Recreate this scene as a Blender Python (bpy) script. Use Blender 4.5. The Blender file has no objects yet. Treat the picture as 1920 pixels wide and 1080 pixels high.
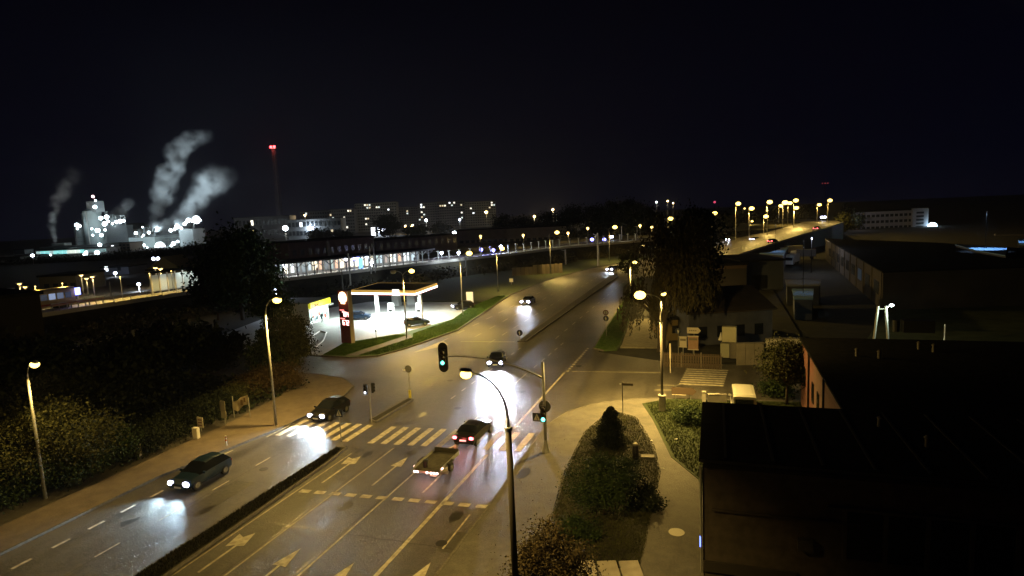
import bpy, bmesh, math, random
import numpy as np
from mathutils import Vector, Matrix
PI = math.pi
random.seed(7); RNG = np.random.default_rng(7)
SC = bpy.context.scene
COL = SC.collection

# ------------------------------------------------------------------ camera
F, H, CX, CY = 1150.0, 17.5, 960.0, 540.0       # focal length in photo pixels, mast height in metres
SL, HY, HX = 0.045, 380.0, 1348.0                # horizon slope and one point of it
ROLL = math.atan(SL)
PITCH = math.atan((CY - (HY - SL * (CX - HX))) * math.cos(ROLL) / F)
YAW = math.radians(18.8141)                      # the avenue runs along +Y
cr, sr, cp, sp = math.cos(ROLL), math.sin(ROLL), math.cos(PITCH), math.sin(PITCH)
cyw, syw = math.cos(YAW), math.sin(YAW)
def yaw(v): return Vector((v[0] * cyw - v[1] * syw, v[0] * syw + v[1] * cyw, v[2]))
R_ = Vector((1, 0, 0)); U_ = Vector((0, sp, cp)); FW = Vector((0, cp, -sp))
cam_r = yaw(R_ * cr - U_ * sr); cam_u = yaw(R_ * sr + U_ * cr); cam_f = yaw(FW)
cd = bpy.data.cameras.new('camera'); cam = bpy.data.objects.new('camera', cd); COL.objects.link(cam)
m3 = Matrix((cam_r, cam_u, -cam_f)).transposed()
cam.matrix_world = Matrix.Translation((0, 0, H)) @ m3.to_4x4()
cd.sensor_width = 36; cd.lens = 36 * F / 1920; cd.clip_start = 0.1; cd.clip_end = 20000
SC.camera = cam
# ------------------------------------------------------------------ world: clear night, faint town glow low down
W = bpy.data.worlds.new("World"); SC.world = W; W.use_nodes = True
nt = W.node_tree; nt.nodes.clear()
o_ = nt.nodes.new('ShaderNodeOutputWorld'); bg = nt.nodes.new('ShaderNodeBackground')
geo = nt.nodes.new('ShaderNodeTexCoord'); sx = nt.nodes.new('ShaderNodeSeparateXYZ'); rp = nt.nodes.new('ShaderNodeValToRGB')
nt.links.new(geo.outputs['Generated'], sx.inputs[0]); nt.links.new(sx.outputs['Z'], rp.inputs[0])
rp.color_ramp.elements[0].position = 0.0; rp.color_ramp.elements[0].color = (.0013, .0014, .0050, 1)
rp.color_ramp.elements[1].position = 0.35; rp.color_ramp.elements[1].color = (.0001, .0001, .0016, 1)
e = rp.color_ramp.elements.new(0.12); e.color = (.0005, .0005, .0032, 1)
nt.links.new(rp.outputs[0], bg.inputs[0]); bg.inputs[1].default_value = 1.0; nt.links.new(bg.outputs[0], o_.inputs[0])
SC.view_settings.view_transform = 'Standard'; SC.view_settings.look = 'None'
SC.view_settings.exposure = 0.0; SC.view_settings.gamma = 1.0
SC.cycles.use_denoising = True; SC.cycles.max_bounces = 5; SC.cycles.diffuse_bounces = 2; SC.cycles.glossy_bounces = 2
SC.cycles.volume_bounces = 1; SC.cycles.sample_clamp_indirect = 3; SC.cycles.volume_step_rate = 2.0; SC.cycles.transparent_max_bounces = 12
SODIUM = (1.0, .65, .16); COOL = (.72, .84, 1.0); WHITE = (1, .97, .9)

# ------------------------------------------------------------------ placing helpers (true ground positions)
def ray(px, py):
    x = (px - CX) / F; y = -(py - CY) / F
    return (cam_f + cam_r * x + cam_u * y)
def at(px, py, z=0.0):
    r = ray(px, py); t = (z - H) / r.z
    return (r.x * t, r.y * t)
fwd2 = Vector((-syw, cyw))
def far(px, py, D):
    r = ray(px, py); k = D / (r.x * fwd2.x + r.y * fwd2.y)
    return (r.x * k, r.y * k, H + r.z * k)
def hz(x, y, py, px=None):
    """height above (x,y) that is seen at picture row py"""
    lo, hi = -5.0, 250.0
    for _ in range(50):
        m = (lo + hi) / 2; d = Vector((x, y, m - H)); q = CY - F * d.dot(cam_u) / d.dot(cam_f)
        if q > py: lo = m
        else: hi = m
    return (lo + hi) / 2

# ------------------------------------------------------------------ materials
MATS = {}
def mat(name, col, rough=.7, metal=0.0, noise=None, nscale=4.0, col2=None, bump=0.0, emit=None, estr=0.0, alpha=None, stretch=None, spec=.5, sampling=None, amount=.5, detail=5):
    if name in MATS: return MATS[name]
    m = bpy.data.materials.new(name); m.use_nodes = True; n = m.node_tree; b = n.nodes['Principled BSDF']
    b.inputs['Base Color'].default_value = (*col, 1); b.inputs['Roughness'].default_value = rough; b.inputs['Metallic'].default_value = metal
    b.inputs['Specular IOR Level'].default_value = spec
    if col2 is not None or bump:
        tc = n.nodes.new('ShaderNodeTexCoord'); mp = n.nodes.new('ShaderNodeMapping'); no = n.nodes.new('ShaderNodeTexNoise')
        n.links.new(tc.outputs['Object'], mp.inputs[0]); n.links.new(mp.outputs[0], no.inputs['Vector'])
        if stretch: mp.inputs['Scale'].default_value = stretch
        no.inputs['Scale'].default_value = nscale; no.inputs['Detail'].default_value = detail
        if col2 is not None:
            r = n.nodes.new('ShaderNodeValToRGB'); r.color_ramp.elements[0].position = .35; r.color_ramp.elements[1].position = .65
            r.color_ramp.elements[0].color = (*col, 1); r.color_ramp.elements[1].color = (*col2, 1)
            n.links.new(no.outputs[0], r.inputs[0]); n.links.new(r.outputs[0], b.inputs['Base Color'])
        if bump:
            bp = n.nodes.new('ShaderNodeBump'); bp.inputs['Strength'].default_value = bump; bp.inputs['Distance'].default_value = .05
            n.links.new(no.outputs[0], bp.inputs['Height']); n.links.new(bp.outputs[0], b.inputs['Normal'])
    if emit is not None:
        b.inputs['Emission Color'].default_value = (*emit, 1); b.inputs['Emission Strength'].default_value = estr
        try: m.cycles.emission_sampling = sampling or 'NONE'
        except Exception: pass
    MATS[name] = m; return m

def asphalt(name, c1, c2, rough=.5, streak=True):
    m = bpy.data.materials.new(name); m.use_nodes = True; n = m.node_tree; b = n.nodes['Principled BSDF']; L = n.links.new
    tc = n.nodes.new('ShaderNodeTexCoord')
    def noise(scale, st=(1, 1, 1), detail=6):
        mp = n.nodes.new('ShaderNodeMapping'); mp.inputs['Scale'].default_value = st
        no = n.nodes.new('ShaderNodeTexNoise'); no.inputs['Scale'].default_value = scale; no.inputs['Detail'].default_value = detail
        L(tc.outputs['Object'], mp.inputs[0]); L(mp.outputs[0], no.inputs['Vector']); return no.outputs[0]
    big = noise(.18); fine = noise(9.0); st = noise(.9, (1, .06, 1) if streak else (1, 1, 1), 4); grain = noise(45, detail=2)
    def mth(op, a, c):
        x = n.nodes.new('ShaderNodeMath'); x.operation = op
        for i, v in enumerate((a, c)):
            if isinstance(v, (int, float)): x.inputs[i].default_value = v
            else: L(v, x.inputs[i])
        return x.outputs[0]
    mid = noise(2.2, detail=8); s = mth('ADD', mth('MULTIPLY', big, .28), mth('ADD', mth('MULTIPLY', st, .34), mth('ADD', mth('MULTIPLY', fine, .20), mth('MULTIPLY', mid, .18))))
    r = n.nodes.new('ShaderNodeValToRGB'); r.color_ramp.elements[0].position = .42; r.color_ramp.elements[1].position = .58
    r.color_ramp.elements[0].color = (*c1, 1); r.color_ramp.elements[1].color = (*c2, 1)
    L(s, r.inputs[0]); L(r.outputs[0], b.inputs['Base Color'])
    rr = mth('ADD', mth('MULTIPLY', st, .3), rough - .15); L(rr, b.inputs['Roughness'])
    bp = n.nodes.new('ShaderNodeBump'); bp.inputs['Strength'].default_value = .8; bp.inputs['Distance'].default_value = .03
    L(mth('ADD', grain, fine), bp.inputs['Height']); L(bp.outputs[0], b.inputs['Normal'])
    MATS[name] = m; return m
A_ROAD = asphalt('asphalt', (.036, .033, .030), (.108, .099, .088), .42)
A_SIDE = asphalt('asphalt_side', (.055, .05, .045), (.09, .082, .075), .6, False)
PAVE = asphalt('pavement_concrete', (.085, .079, .072), (.150, .139, .125), .8, False)
PAVE_L = asphalt('pavement_brownish', (.115, .09, .068), (.185, .147, .110), .85, False)
CONC = asphalt('forecourt_concrete', (.34, .35, .34), (.44, .45, .44), .6, False)
GRASS = mat('grass_soil', (.022, .032, .010), .95, col2=(.034, .048, .015), nscale=1.2, bump=1.0)
GRASS2 = mat('lawn', (.05, .09, .022), .9, col2=(.075, .13, .03), nscale=1.5, bump=1.0)
SOIL = mat('dark_soil', (.012, .011, .008), .95, col2=(.026, .024, .015), nscale=.5, bump=.8)
PAINT = mat('road_paint', (.33, .29, .22), .6, col2=(.62, .58, .47), nscale=3.0, detail=8)
PAINT_Y = mat('worn_paint', (.26, .23, .16), .6, col2=(.5, .46, .34), nscale=5.0, detail=8)
KERB = mat('kerb_stone', (.09, .083, .074), .85, col2=(.15, .138, .12), nscale=6)
STEEL = mat('galvanised_steel', (.33, .33, .32), .5, .5, col2=(.42, .42, .4), nscale=8)
POLE_PAINT = mat('dark_pole_paint', (.045, .04, .036), .5, .0, col2=(.07, .06, .05), nscale=12)
CONCRETE = mat('cast_concrete', (.30, .28, .24), .85, col2=(.40, .37, .32), nscale=3, bump=.3)
CONC_DARK = mat('old_concrete', (.14, .13, .115), .9, col2=(.21, .19, .165), nscale=.8, bump=.4)
BULB_Y = mat('sodium_bowl', (.8, .7, .5), .4, emit=(1, .68, .14), estr=6.5)
BULB_YF = mat('sodium_bowl_far', (.8, .7, .5), .4, emit=(1, .66, .2), estr=4)
BULB_W = mat('mercury_bowl', (.8, .8, .8), .4, emit=(.72, .78, 1), estr=12)
BULB_B = mat('blue_signal_lamp', (.3, .3, .9), .4, emit=(.25, .25, 1), estr=9)
BULB_R = mat('red_beacon', (.9, .1, .1), .4, emit=(1, .06, .07), estr=9)
FLOOD = mat('floodlight_glass', (.8, .9, 1), .4, emit=(.78, .95, 1), estr=14)
BLACK = mat('black_rubber', (.012, .012, .013), .7)
GLASS_D = mat('dark_car_glass', (.01, .012, .016), .08)
CHROME = mat('chrome_trim', (.5, .5, .5), .25, .9)
WHITE_P = mat('white_panel', (.7, .69, .66), .5)
BARK = mat('bark', (.05, .038, .026), .95, col2=(.09, .07, .05), nscale=9, bump=.7)
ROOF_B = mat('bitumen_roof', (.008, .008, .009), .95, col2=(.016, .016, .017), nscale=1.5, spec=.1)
def leaf(name, c1, c2):
    m = mat(name, c1, .75, col2=c2, nscale=1.7, spec=.25)
    return m
LEAF_G = leaf('leaf_green', (.012, .026, .008), (.036, .060, .018))
LEAF_O = leaf('leaf_olive', (.022, .028, .010), (.070, .070, .026))
LEAF_R = leaf('leaf_russet', (.028, .019, .009), (.065, .042, .020))
LEAF_D = leaf('leaf_dark', (.008, .013, .006), (.02, .028, .012))

# ------------------------------------------------------------------ object helpers
def tag(o, label=None, cat=None, group=None, kind=None):
    if label: o['label'] = label
    if cat: o['category'] = cat
    if group: o['group'] = group
    if kind: o['kind'] = kind
    return o
def thing(name, label, cat, loc=(0, 0, 0), rz=0.0, group=None):
    o = bpy.data.objects.new(name, None); COL.objects.link(o); o.location = loc; o.rotation_euler = (0, 0, rz)
    o.empty_display_size = .5
    return tag(o, label, cat, group)
class MB:
    def __init__(s): s.v = []; s.f = []
    def add(s, vs, fs):
        k = len(s.v); s.v += [tuple(v) for v in vs]; s.f += [tuple(i + k for i in f) for f in fs]; return s
    def box(s, c, d, rz=0.0, taper=1.0):
        x, y, z = d[0] / 2, d[1] / 2, d[2] / 2; a, b = math.cos(rz), math.sin(rz); vs = []
        for k in (-1, 1):
            t = taper if k > 0 else 1
            for i, j in ((-1, -1), (1, -1), (1, 1), (-1, 1)):
                X, Y = i * x * t, j * y * t; vs.append((c[0] + X * a - Y * b, c[1] + X * b + Y * a, c[2] + k * z))
        return s.add(vs, [(3, 2, 1, 0), (4, 5, 6, 7), (0, 1, 5, 4), (1, 2, 6, 5), (2, 3, 7, 6), (3, 0, 4, 7)])
    def bx(s, x0, x1, y0, y1, z0, z1): return s.box(((x0 + x1) / 2, (y0 + y1) / 2, (z0 + z1) / 2), (x1 - x0, y1 - y0, z1 - z0))
    def tube(s, pts, rad, n=8, cap=True):
        pts = [Vector(p) for p in pts]; rr = rad if isinstance(rad, (list, tuple)) else [rad] * len(pts)
        rings = []; ref = Vector((0, 0, 1))
        for i, p in enumerate(pts):
            d = (pts[min(i + 1, len(pts) - 1)] - pts[max(i - 1, 0)]).normalized()
            q = ref if abs(d.dot(ref)) < .95 else Vector((1, 0, 0))
            a = d.cross(q).normalized(); b = d.cross(a).normalized()
            rings.append([p + (a * math.cos(2 * PI * k / n) + b * math.sin(2 * PI * k / n)) * rr[i] for k in range(n)])
        vs = [v for r in rings for v in r]; fs = []
        for i in range(len(rings) - 1):
            for k in range(n):
                fs.append((i * n + k, i * n + (k + 1) % n, (i + 1) * n + (k + 1) % n, (i + 1) * n + k))
        if cap: fs.append(tuple(range(n))[::-1]); fs.append(tuple(range((len(rings) - 1) * n, len(rings) * n)))
        return s.add(vs, fs)
    def ball(s, c, r, n=10, m=6, sc=(1, 1, 1)):
        vs = [(c[0], c[1], c[2] - r * sc[2])]
        for i in range(1, m):
            t = PI * i / m
            for k in range(n):
                p = 2 * PI * k / n; vs.append((c[0] + r * sc[0] * math.sin(t) * math.cos(p), c[1] + r * sc[1] * math.sin(t) * math.sin(p), c[2] - r * sc[2] * math.cos(t)))
        vs.append((c[0], c[1], c[2] + r * sc[2])); fs = []
        for k in range(n): fs.append((0, 1 + (k + 1) % n, 1 + k))
        for i in range(m - 2):
            for k in range(n):
                a = 1 + i * n; fs.append((a + k, a + (k + 1) % n, a + n + (k + 1) % n, a + n + k))
        a = 1 + (m - 2) * n
        for k in range(n): fs.append((a + k, a + (k + 1) % n, len(vs) - 1))
        return s.add(vs, fs)
    def prism(s, poly, z0, z1):
        n = len(poly)
        if sum(poly[i][0] * poly[(i + 1) % n][1] - poly[(i + 1) % n][0] * poly[i][1] for i in range(n)) < 0: poly = poly[::-1]
        vs = [(p[0], p[1], z0) for p in poly] + [(p[0], p[1], z1) for p in poly]
        return s.add(vs, [tuple(range(n))[::-1], tuple(range(n, 2 * n))] + [(i, (i + 1) % n, n + (i + 1) % n, n + i) for i in range(n)])
    def sheet(s, poly, z):
        n = len(poly)
        if sum(poly[i][0] * poly[(i + 1) % n][1] - poly[(i + 1) % n][0] * poly[i][1] for i in range(n)) < 0: poly = poly[::-1]
        return s.add([(p[0], p[1], z) for p in poly], [tuple(range(n))])
    def quad(s, a, b, c, d): return s.add([a, b, c, d], [(0, 1, 2, 3)])
    def mesh(s, name, m=None, smooth=False):
        me = bpy.data.meshes.new(name); me.from_pydata(s.v, [], s.f); me.update()
        if m is not None: me.materials.append(m)
        if smooth: me.polygons.foreach_set('use_smooth', [True] * len(me.polygons))
        return me
    def build(s, name, m, parent=None, smooth=False, loc=None, rot=None):
        o = bpy.data.objects.new(name, s.mesh(name, m, smooth)); COL.objects.link(o)
        if parent is not None: o.parent = parent
        if loc is not None: o.location = loc
        if rot is not None: o.rotation_euler = rot
        return o
def inst(name, me, parent=None, loc=(0, 0, 0), rz=0.0, scale=None):
    o = bpy.data.objects.new(name, me); COL.objects.link(o); o.parent = parent; o.location = loc; o.rotation_euler = (0, 0, rz)
    if scale: o.scale = scale
    return o
def lamp(kind, parent, loc, power, color, size=.15, direction=None, angle=150, blend=.6, area=None):
    l = bpy.data.lights.new('lamp_light', kind); l.energy = power; l.color = color
    if kind == 'AREA': l.shape = 'RECTANGLE'; l.size, l.size_y = area
    else: l.shadow_soft_size = size
    if kind == 'SPOT': l.spot_size = math.radians(angle); l.spot_blend = blend
    o = bpy.data.objects.new('light_source', l); COL.objects.link(o); o.parent = parent; o.location = loc
    if direction is not None: o.rotation_euler = Vector(direction).to_track_quat('-Z', 'Y').to_euler()
    return o

# ================================================================== SETTING
g = MB().sheet([(-1880, -600), (1880, -600), (1880, 2380), (-1880, 2380)], -.06).build('ground', SOIL); tag(g, kind='structure')
# carriageways: one asphalt sheet under islands and pavements
main = [(-45, -30), (-11, -30), (-11, 44), (-3, 50), (-3, 54), (60, 54), (60, 70), (-5, 69), (-14, 73), (-15.5, 80), (-17, 112), (-20, 135), (-20, 150), (-10, 168), (-2.5, 181),
        (-16, 222), (-30, 190), (-36, 178), (-41, 150), (-42, 123), (-38, 84), (-40, 71), (-46, 65.5), (-75, 67), (-110, 66), (-110, 57), (-60, 56), (-45, 56)]
road = MB().sheet(main, 0).build('road', A_ROAD); tag(road, kind='structure')
def slab(name, poly, z=.12, m=PAVE, kerb=True, z0=-.04, kerbs=None):
    o = MB().prism(poly, z0, z).build(name, m); tag(o, kind='structure')
    if kerb:
        b = MB(); n = len(poly)
        rng = kerbs if kerbs is not None else range(n)
        for i in rng:
            p, q = Vector(poly[i]), Vector(poly[(i + 1) % n]); d = q - p; L = d.length
            if L < .05: continue
            b.box(((p.x + q.x) / 2, (p.y + q.y) / 2, (z0 + z + .015) / 2), (L + .12, .15, z + .015 - z0), math.atan2(d.y, d.x))
        b.build('kerb', KERB, o)
    return o
def arc(cx, cy, r, a0, a1, n=6): return [(cx + r * math.cos(math.radians(a0 + (a1 - a0) * i / n)), cy + r * math.sin(math.radians(a0 + (a1 - a0) * i / n))) for i in range(n + 1)]
slab('sidewalk_left', [(-37.6, -30), (-37.6, 31), (-36.6, 36), (-35.5, 42), (-35.3, 50), (-36.5, 54), (-39.5, 56.6), (-44, 57.6), (-60, 57.8), (-60, 55.6), (-45, 54), (-42.2, 50), (-41.2, 42), (-41, 30), (-41.6, -30)], m=PAVE_L, kerbs=[0, 1, 2, 3, 4, 5, 6, 7])
slab('median_strip', [(-27.95, -30), (-26.3, -30), (-26.5, 20), (-26.95, 36), (-27.25, 38.7), (-28.0, 38.6), (-28.1, 30)], m=SOIL)
slab('median_strip', [(-28.9, 44.9), (-28.1, 44.5), (-27.9, 50.8), (-28.5, 51.2)], m=SOIL)
slab('median_strip', [(-25.9, 77.5), (-24.9, 77.8), (-24.7, 120), (-24.3, 155), (-26, 164), (-26.6, 155), (-26.2, 110)], m=SOIL)
slab('pavement_right', [(-13.2, -30), (-13.1, 33), (-13.5, 46), (-12.6, 50), (-10.4, 53), (-7, 55), (0, 56), (30, 57.5), (30, 40), (14, 20), (14, -30)], kerbs=[0, 1, 2, 3, 4, 5, 6])
slab('island_bed', [(-9.9, 45.4), (-9.7, 38), (-9.0, 32), (-7.6, 27.7), (-3.75, 27.9), (-3.8, 39.4), (-4.6, 43.5), (-6.6, 49.4), (-8.1, 50.4), (-9.2, 49)], .17, SOIL, kerb=False, z0=.1)
slab('lawn_corner', [(-6.5, 53.4), (-4.4, 55.2), (10, 56.6), (20, 57.2), (20, 36), (-.8, 35.5), (-1.3, 38.8), (-3.2, 42), (-5.2, 49.5)], .16, GRASS, kerb=False, z0=.1)
slab('far_verge', [(-13.6, 73.6), (-15.0, 74.6), (-15.6, 85), (-16.9, 111), (-19.8, 150), (-17.5, 150), (-15, 111), (-13.2, 95), (-11.9, 77), (-12.0, 74.2)], .12, GRASS2, kerbs=[0, 1, 2, 3])
slab('side_path', [(-11.8, 75.5), (-11.8, 77), (-13.1, 95), (-9.4, 96), (-6.2, 84), (-6.2, 76)], .1, mat('gravel_path', (.26, .235, .17), .9, col2=(.34, .31, .23), nscale=2), kerb=False)
slab('far_ground', [(-5.4, 70), (-6.1, 76), (-6.1, 84), (-9.3, 96), (-12.9, 100), (-14.8, 111), (-17.4, 150), (10, 150), (10, 70)], .06, SOIL, kerb=False)
slab('station_lawn', [(-49.0, 66), (-44.6, 65.6), (-41.3, 67), (-39.8, 71.2), (-37.7, 84), (-39.5, 100), (-42, 122), (-44, 122), (-44.6, 106), (-42.4, 92.7), (-45.7, 80), (-50.6, 73.2)], .12, GRASS2, kerbs=[0, 1, 2, 3, 4, 5])
slab('lawn_footpath', [(-45.6, 66.2), (-44.0, 66.4), (-42.2, 78), (-43.6, 80)], .124, PAVE, kerb=False)
slab('forecourt', [(-48.6, 66.3), (-56, 66.6), (-74, 70), (-80, 92), (-70, 112), (-50, 112), (-44.5, 107), (-42.3, 92.7), (-45.6, 80), (-50.5, 73.3)], .03, CONC, kerb=False)
slab('embankment_lawn', [(-44, 112), (-42.1, 123), (-41, 150), (-36, 178), (-30, 190), (-16.5, 222), (-40, 222), (-62, 172), (-82, 134), (-70, 113)], .1, GRASS, kerbs=[0, 1, 2, 3, 4])

# ---- paint on the road: every stripe and arrow is its own sheet, child of the road
def mark(name, poly, m=PAINT, z=.004): return MB().sheet(poly, z).build(name, m, road)
def line(x, y0, y1, w=.12, name='lane_line', x1=None, m=PAINT):
    x1 = x if x1 is None else x1
    n = max(1, int((y1 - y0) / 6)) if False else 1
    return mark(name, [(x - w / 2, y0), (x + w / 2, y0), (x1 + w / 2, y1), (x1 - w / 2, y1)], m)
line(-23.62, -10, 39.6, .12, 'lane_line', -23.62, PAINT_Y)
line(-19.92, -10, 39.6, .13)
line(-16.1, -10, 39.9, .24)
line(-13.9, 27.5, 31.3, .1)
line(-19.9, 44.7, 62, .12)
line(-15.9, 45.5, 63, .2)
line(-26.3, 10, 38, .1, m=PAINT_Y)
for k in range(7): line(-35.4, 16 + k * 2.1 - 10, 16.95 + k * 2.1 - 10, .2)
for k in range(5): line(-35.42, 20.1 + k * 2.1, 21.1 + k * 2.1, .2)
line(-36.1, 33.5, 36.5, .15); line(-35.4, 39.5, 43, .15)
for k in range(6): line(-32.05, 13.9 + k * 4.1 if k else 10, (13.9 + k * 4.1 if k else 10) + 1.5, .12)
for k in range(5): line(-19.8 + k * .05, 64.5 + k * 2.9, 65.9 + k * 2.9, .14)
for k in range(14): line(-21.3, 80 + k * 5.2, 82 + k * 5.2, .13)
for k in range(12): line(-15.7, 63.4 + k * 1.0, 63.9 + k * 1.0, .28, 'give_way_dash')
for k in range(9): line(-24.4, 52 + k * 2.6, 53.1 + k * 2.6, .13)
for k in range(11): line(-33.2, 80 + k * 6, 82.5 + k * 6, .13)
for k in range(9): line(-36.8, 76 + k * 6, 78.5 + k * 6, .13, x1=-36.7)
for k in range(16): line(-29.6, 76 + k * 5.4, 78.5 + k * 5.4, .13)
# dashed stop line
for k in range(12):
    x = -26.05 + k * 1.1; y = 31.62 + k * .07
    mark('stop_line_block', [(x, y - .2), (x + .72, y - .15), (x + .72, y + .28), (x, y + .23)])
# zebra crossing of the right carriageway
for k, x in enumerate([-26.25, -25.15, -24.05, -22.9, -21.8, -20.6, -19.3, -18.1, -16.9, -15.6, -14.4]):
    mark('crosswalk_stripe', [(x, 40.1 + k * .09), (x + .52, 40.1 + k * .09), (x + .52, 43.9 + k * .09), (x, 43.9 + k * .09)], PAINT if k < 5 or k > 8 else PAINT_Y, .0045)
for k in range(7):
    x = -35.0 + k * 1.08
    mark('crosswalk_stripe', [(x, 40.0), (x + .52, 40.0), (x + .52, 43.9), (x, 43.9)])
# zebra of the side street: bars run along the street
for k in range(8):
    y = 60.5 + k * .82; s_ = k * .06
    mark('crosswalk_stripe', [(-3.75 + s_, y), (.35 + s_ * 1.2, y), (.35 + s_ * 1.2, y + .42), (-3.75 + s_, y + .42)])
mark('side_street_line', [(-15.2, 63.5), (-5.8, 64.5), (-5.8, 64.68), (-15.2, 63.68)], PAINT_Y)
mark('side_street_line', [(-5.9, 58.1), (-4.0, 58.4), (-4.0, 58.6), (-5.9, 58.3)], PAINT_Y)
mark('side_street_line', [(-5.8, 59.8), (-4.2, 60.0), (-4.2, 60.2), (-5.8, 60.0)], PAINT_Y)
mark('side_street_line', [(-34, 76.5), (-26.3, 77.2), (-26.3, 77.6), (-34, 76.9)], PAINT_Y)
mark('hatched_area', [(-37.6, 69.5), (-34.8, 74.5), (-36.8, 77)], PAINT_Y)
def arrow(x, y, turn=False, L=4.6):
    """lane arrow pointing along +Y, tail at y"""
    w = .075
    p = [(x - w, y), (x + w, y), (x + w, y + L - 1.7), (x + .42, y + L - 1.75), (x + .05, y + L), (x - .42, y + L - 1.75), (x - w, y + L - 1.7)]
    if turn: p = [(x - w, y), (x + w, y), (x + w, y + L - 1.4), (x + .45, y + L - 1.3), (x + .1, y + L), (x - .28, y + L - .55), (x - .75, y + L - .3), (x - .55, y + L - 1.6), (x - w, y + L - 1.35)]
    return mark('lane_arrow', p)
arrow(-25.35, 33.0, True, 4.6); arrow(-21.75, 33.4, L=4.9); arrow(-17.95, 33.2, L=4.7)
arrow(-25.2, 22.4, True, 4.0); arrow(-21.5, 20.9, L=4.8); arrow(-17.85, 20.2, L=5.0); arrow(-14.0, 21.6, L=4.6)
# access cover and patches
for x, y in ((-14.2, 28.0), (-31.0, 34), (-22.6, 49.5), (-18.3, 55.5), (-27.2, 58), (-15, 66)):
    MB().prism(arc(x, y, .32, 0, 342, 19), 0, .006).build('access_cover', mat('cast_iron', (.03, .03, .03), .5, .3), road)
for i, (x, y, w, l) in enumerate(((-14.15, 27.2, 1.3, 2.2), (-21.2, 51.5, .9, 1.2), (-31.6, 27, 1.6, 5), (-24.8, 66, 2.2, 4), (-30, 56, 1.4, 3))):
    MB().sheet([(x, y), (x + w, y + .1), (x + w, y + l), (x, y + l - .1)], .002).build('asphalt_patch', mat('patch', (.052, .048, .044), .5, col2=(.085, .079, .072), nscale=5), road)
OIL = mat('oil_stain', (.022, .020, .018), .35, col2=(.05, .046, .041), nscale=2.5)
rs_ = random.Random(12)
for k in range(16):
    lx = rs_.choice([-25.0, -21.8, -18.0, -14.6, -33.8, -30.2]); ly = rs_.uniform(18, 66); aa = [(lx + rs_.uniform(.6, 1) * .42 * math.cos(q) + rs_.uniform(-.05, .05), ly + rs_.uniform(.6, 1) * rs_.uniform(.5, 1.0) * math.sin(q)) for q in [2 * PI * j / 11 for j in range(11)]]
    MB().sheet(aa, .0025).build('oil_stain', OIL, road)
TRK = mat('sealed_joint', (.014, .013, .012), .35)
for lx, y0, y1 in ((-23.85, 5, 39), (-20.15, 12, 39.5), (-31.9, 8, 60), (-16.5, 45, 110), (-30.4, 76, 140), (-25.6, 52, 75)):
    pts_ = [(lx + .05 * math.sin(j * 1.7 + lx), y0 + (y1 - y0) * j / 24) for j in range(25)]
    MB().sheet([(a - .025, b_) for a, b_ in pts_] + [(a + .025, b_) for a, b_ in pts_[::-1]], .003).build('sealed_joint', TRK, road)
for ly, x0, x1 in ((27.6, -26.2, -13.3), (55.5, -36, -13), (48.2, -35, -29), (71, -38, -26)):
    pts_ = [(x0 + (x1 - x0) * j / 20, ly + .06 * math.sin(j * 2.1 + ly)) for j in range(21)]
    MB().sheet([(a, b_ - .025) for a, b_ in pts_] + [(a, b_ + .025) for a, b_ in pts_[::-1]], .0033).build('sealed_joint', TRK, road)
JT = mat('slab_joint', (.045, .042, .038), .9)
po = MB().prism(arc(-2.2, 31.9, .42, 0, 342, 19), .12, .135).build('manhole_cover', mat('pale_iron', (.42, .38, .28), .6)); tag(po, 'round pale manhole cover in the footpath beside the dark workshop wall', 'manhole cover')
pud = MB().prism([(-12.9, 36.6), (-12.6, 36.3), (-12.2, 36.5), (-12.0, 37.2), (-12.15, 37.9), (-12.5, 38.2), (-12.8, 37.8), (-12.75, 37.1)], .1, .123).build('puddle', mat('wet_patch', (.075, .07, .064), .3)); tag(pud, kind='structure')

# ------------------------------------------------------------------ railway plateau with retaining wall, curving to the right
RAIL = [(-112, 20), (-106, 45), (-103.9, 67), (-102.8, 78), (-99.5, 100), (-95.8, 115), (-88.6, 130), (-78, 152), (-69.5, 169), (-61.4, 182), (-50, 210), (-24, 241), (6, 262)]
RB = [(x - 55, y + 40) for x, y in RAIL]
pl = MB().prism(RAIL + RB[::-1], -.5, 4.0).build('railway_embankment', mat('ballast', (.035, .032, .028), .9, col2=(.06, .055, .048), nscale=2)); tag(pl, kind='structure')
b = MB()
for (x0, y0), (x1, y1) in zip(RAIL[:-1], RAIL[1:]):
    nx, ny = (y1 - y0), -(x1 - x0); L = math.hypot(nx, ny); nx /= L; ny /= L
    b.quad((x0 + nx * 5, y0 + ny * 5, 0), (x1 + nx * 5, y1 + ny * 5, 0), (x1 + nx * .1, y1 + ny * .1, 3.9), (x0 + nx * .1, y0 + ny * .1, 3.9))
o = b.build('embankment_slope', mat('slope_scrub', (.020, .018, .009), .95, col2=(.045, .038, .018), nscale=.6, bump=1)); tag(o, kind='structure')
def along(path, s):
    for (x0, y0), (x1, y1) in zip(path[:-1], path[1:]):
        L = math.hypot(x1 - x0, y1 - y0)
        if s <= L: return Vector((x0 + (x1 - x0) * s / L, y0 + (y1 - y0) * s / L)), Vector(((x1 - x0) / L, (y1 - y0) / L))
        s -= L
    return Vector(path[-1]), Vector(((x1 - x0) / L, (y1 - y0) / L))
def strip(path, w0, w1, z0, z1, name, m, parent=None):
    """slab following the path between offsets w0..w1 to its left"""
    a, c = [], []
    for i, p in enumerate(path):
        q0, q1 = path[max(i - 1, 0)], path[min(i + 1, len(path) - 1)]; d = Vector((q1[0] - q0[0], q1[1] - q0[1])).normalized(); n = Vector((-d.y, d.x))
        a.append((p[0] + n.x * w0, p[1] + n.y * w0)); c.append((p[0] + n.x * w1, p[1] + n.y * w1))
    return MB().prism(a + c[::-1], z0, z1).build(name, m, parent)
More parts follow.
